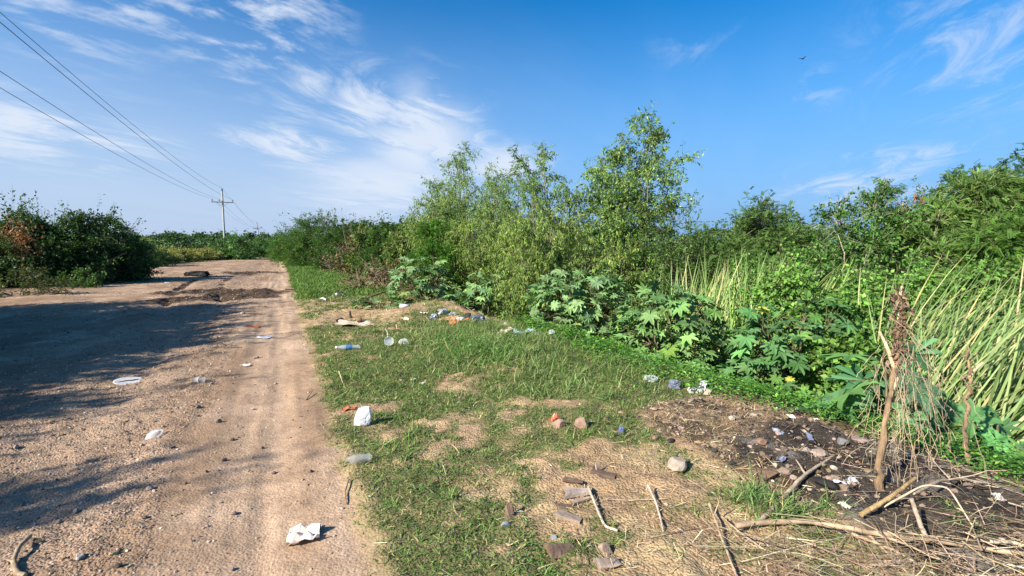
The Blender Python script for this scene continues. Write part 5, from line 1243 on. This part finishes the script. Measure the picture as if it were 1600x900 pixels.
for i, (px, py, w, col, lab) in enumerate([
        (1310, 755, .085, (.72, .72, .72), 'white shard on the black ash'), (1222, 719, .08, (.17, .19, .28), 'blue scrap in the centre of the debris'), (1265, 684, .10, (.2, .23, .33), 'blue-grey scrap near the round grey stone'),
        (1216, 676, .10, (.22, .24, .29), 'blue scrap at the upper edge of the debris'), (1236, 653, .10, (.72, .68, .60), 'cream strip at the foot of the green cover'), (1275, 657, .05, (.75, .70, .6), 'small cream flake on the green cover'),
        (1330, 755, .10, (.5, .5, .5), 'grey ash flake beside the white shard'), (1560, 780, .10, (.6, .58, .55), 'whitish flake on the bare burnt slope'), (1320, 792, .07, (.6, .52, .45), 'pale scrap below the charred lump'),
        (1215, 640, .07, (.6, .56, .5), 'pale wad at the debris edge')]):
    sheet('scrap', lab, 'litter', at(px, py), w, w * .5, col, 'plastic', 450 + i, .4, i * .6)
# fallen branches on the dry heap
WD = (.38, .28, .18)
branch('fallen_branch', 'long pale bare branch lying across the dry heap', 'branch', [at(1150, 830, .03), at(1250, 826, .05), at(1340, 845, .06), at(1450, 866, .07), at(1610, 888, .07), at(1760, 915, .08)], .0155, .009, (.38, .28, .18), 470, twigs=[(.45, (.5, -.8, .05), .28, .009), (.6, (.9, .5, .2), .3, .008)], n=34, k=9)
branch('fallen_branch', 'forked grey branch leaning up from the heap over the burnt patch', 'branch', [at(1186, 822, .02), at(1225, 786, .04), at(1255, 757, .06), at(1302, 722, .05)], .015, .009, (.40, .31, .22), 471, twigs=[(.68, (.25, .8, .25), .16, .008)])
branch('fallen_branch', 'short grey stick propped upright against the long pale branch', 'branch', [at(1448, 858, .05), P3(1438, 820, at(1448, 858)[1] + .03), P3(1424, 779, at(1448, 858)[1] + .06)], .013, .010, (.36, .29, .22), 472)
branch('fallen_branch', 'thin stick slanting down at the near edge of the dry heap', 'branch', [at(1108, 800, .05), at(1126, 845, .03), at(1150, 905, .02)], .007, .006, WD, 473, twigs=[(.2, (.35, .25, .4), .11, .005)])
branch('fallen_branch', 'thin stick crossing behind the slanting one', 'branch', [at(1127, 818, .04), at(1158, 842, .03), at(1196, 866, .02)], .006, .004, WD, 474)
branch('fallen_branch', 'yellowed branch rising from the dry stalk foot to the short propped stick', 'branch', [at(1345, 815, .04), at(1390, 798, .08), at(1428, 782, .14)], .014, .010, (.38, .26, .12), 475)
branch('fallen_branch', 'grey branch reaching from the propped stick towards the green bank', 'branch', [at(1428, 793, .08), at(1465, 775, .1), at(1502, 762, .06), at(1545, 765, .04)], .010, .006, (.38, .30, .21), 476, twigs=[(.5, (-.3, .4, .6), .2, .005), (.45, (.5, -.2, .3), .3, .005)])
branch('fallen_branch', 'long thin stick running to the bottom edge under the pale branch', 'branch', [at(1330, 842, .03), at(1400, 870, .03), at(1462, 905, .02)], .008, .006, WD, 477)
branch('fallen_branch', 'second thin stick running to the bottom edge beside the first', 'branch', [at(1355, 848, .05), at(1385, 872, .03), at(1420, 903, .02)], .007, .005, WD, 478)
branch('fallen_branch', 'pale stick on bare soil behind the far end of the pale branch', 'branch', [at(1548, 858, .04), at(1580, 862, .05), at(1630, 876, .05)], .009, .007, (.55, .46, .35), 479)
branch('fallen_branch', 'thin arched stalk over the middle of the dry heap', 'branch', [at(1380, 805, .05), at(1440, 800, .16), at(1480, 800, .14), at(1520, 835, .04)], .006, .004, (.5, .4, .28), 480)
d0 = np.array(at(1330, 850)); d1 = np.array(at(1600, 895)); dd = (d1 - d0)[:2]; dd /= np.linalg.norm(dd)
hu, hv = zip(*[uv_of(*at(px, py)[:2]) for px, py in [(1150, 850), (1330, 830), (1450, 830), (1600, 850), (1600, 900), (1400, 900), (1250, 880)]])
heapm = lambda u, v: np.exp(-((u - .95 - .42 * (2.9 - v)) / .33) ** 4) * sstep(1.9, 2.3, v) * (1 - sstep(4.2, 4.8, v))
build_stuff('dry_stalks', [
    straw_set(rq, 2600, .2, 2.0, 1.9, 4.8, .12, .65, .0026, [(.44, .34, .21), (.34, .25, .15), (.25, .18, .11), (.52, .42, .28)], [3, 3, 2, 2], heapm, .15, .14, dd),
    straw_set(rq, 1800, .2, 2.0, 1.9, 4.8, .06, .35, .0022, [(.42, .33, .21), (.28, .2, .13)], [1, 1], heapm, .12, .3),
    straw_set(rq, 1900, .2, 2.1, 1.8, 4.8, .12, .5, .0019, [(.36, .27, .17), (.25, .17, .11), (.46, .36, .23), (.17, .12, .08)], [3, 3, 2, 2], heapm, .20, .35, None, .55),
    straw_set(rq, 700, 1.0, 2.6, 1.3, 4.0, .06, .25, .0016, [(.34, .25, .15), (.22, .15, .1)], [1, 1], lambda u, v: .7 + 0 * u, .04, .3, None, .45),
    straw_set(rq, 500, 1.0, 2.0, 3.2, 4.6, .15, .6, .003, [(.36, .28, .2), (.2, .15, .11), (.5, .4, .28)], [2, 2, 1], lambda u, v: sstep(3.9, 4.05, v) * (1 - sstep(4.25, 4.4, v)) + .15, .03, .1, (1, -.6)),
], M['straw'])
# --- dead stalks standing before the reeds
def dead_stalk(label, pix, Y, r0, r1, seed, leafz, nleaf, stubs=()):
    r = R_(seed); pts = np.array([P3(px, py, Y + .02 * i) for i, (px, py) in enumerate(pix)]); base = pts[0].copy(); base[2] = float(height(base[0], base[1])) - .04; pts[0] = base
    t = thing('dead_stalk', label, 'dead plant', base); P = pts - base; n = 30
    s = np.linspace(0, len(P) - 1, n); path = np.stack([np.interp(s, np.arange(len(P)), P[:, i]) for i in range(3)], -1); path[1:-1] = (path[:-2] + path[2:]) / 2; path[2:] += .006 * r.randn(n - 2, 3)
    g = Geo(); tube(g, path, np.linspace(r0, r1, n) * (1 + .13 * r.randn(n)), np.array([.25, .17, .10]) * (1 + .18 * r.randn(n, 1)), 10, .14, r)
    for (f, d, l, rr) in stubs:
        p = interp(path, np.array([f]))[0]; tube(g, wander(r, p, d, l, 6, .08), np.linspace(rr, rr * .7, 7), (.55, .41, .25), 6)
    g.build('stem', M['bark'], t, True)
    g = Geo(); f = r.uniform(leafz[0], leafz[1], nleaf); q = interp(path, f) + .024 * r.randn(nleaf, 3)
    add_leaves(g, (T_lance(.22)[0] * np.array([1, 1, 2.0]), T_lance(.22)[1]), q, r.randn(nleaf, 3) * .6 - np.array([0, 0, .8]), rdir(r, nleaf), r.uniform(.02, .055, nleaf), pal(r, nleaf, [(.20, .14, .095), (.27, .19, .13), (.13, .09, .06)], [3, 2, 2]))
    g.build('dead_leaves', M['dry'], t)
    return path + base
pa = dead_stalk('thick dead brown stalk standing alone before the tall reeds', [(1371, 797), (1375, 720), (1386, 640), (1396, 580), (1404, 530), (1408, 490), (1402, 455)], 2.95, .022, .007, 500, (.5, 1.0), 380, [(.52, (-.30, .05, .95), .24, .013), (.66, (.35, .1, .9), .36, .012), (.4, (.3, 0, .8), .12, .012)])
pb = dead_stalk('thinner dead stalk between the thick one and the reed edge', [(1508, 747), (1509, 690), (1512, 620), (1516, 585), (1510, 545)], 3.35, .016, .008, 501, (.5, 1.0), 40, [(.72, (.7, .1, .7), .14, .012)])
rv_ = R_(510)
t = thing('dead_vine', 'tangle of thin dead vines hanging off the thick dead stalk', 'dead vine', tuple(interp(pa, np.array([.6]))[0])); o0 = np.array(t.location)
g = Geo()
for i in range(48):
    f = rv_.uniform(.18, .85); p = interp(pa, np.array([f]))[0] - o0 + .03 * rv_.randn(3)
    side = abs(rv_.normal(.12, .16)); drop = min(p[2] + o0[2] - .02, rv_.uniform(.2, .8)); n = 9; s = np.linspace(0, 1, n)[:, None]
    e = p + np.array([side, rv_.normal(0, .12), -drop])
    path = p * (1 - s) + e * s + np.array([.25 * side, 0, .3 * drop]) * s * (1 - s) * 2 + .012 * rv_.randn(n, 3) * np.sin(s * 3.14)
    tube(g, path, np.linspace(.0020, .0012, n), np.array([.38, .29, .19]) * rv_.uniform(.6, 1.2), 3)
g.build('vine_stems', M['straw'], t)
t = thing('dead_vine', 'loose curtain of dead vines over the large flat leaves between the two dead stalks', 'dead vine', gp(1450, 3.25)); o0 = np.array(t.location); g = Geo()
for i in range(60):
    p = np.array([rv_.normal(-.05, .16), rv_.normal(0, .12), rv_.uniform(.25, .85)]); e = np.array([p[0] + rv_.normal(.02, .12), p[1] + rv_.normal(-.05, .1), max(.0, p[2] - rv_.uniform(.15, .7))])
    s = np.linspace(0, 1, 8)[:, None]; path = p * (1 - s) + e * s + .03 * rv_.randn(8, 3) * np.sin(s * 3.14)
    tube(g, path, .0016, np.array([.40, .31, .21]) * rv_.uniform(.55, 1.15), 3)
g.build('vine_stems', M['straw'], t)
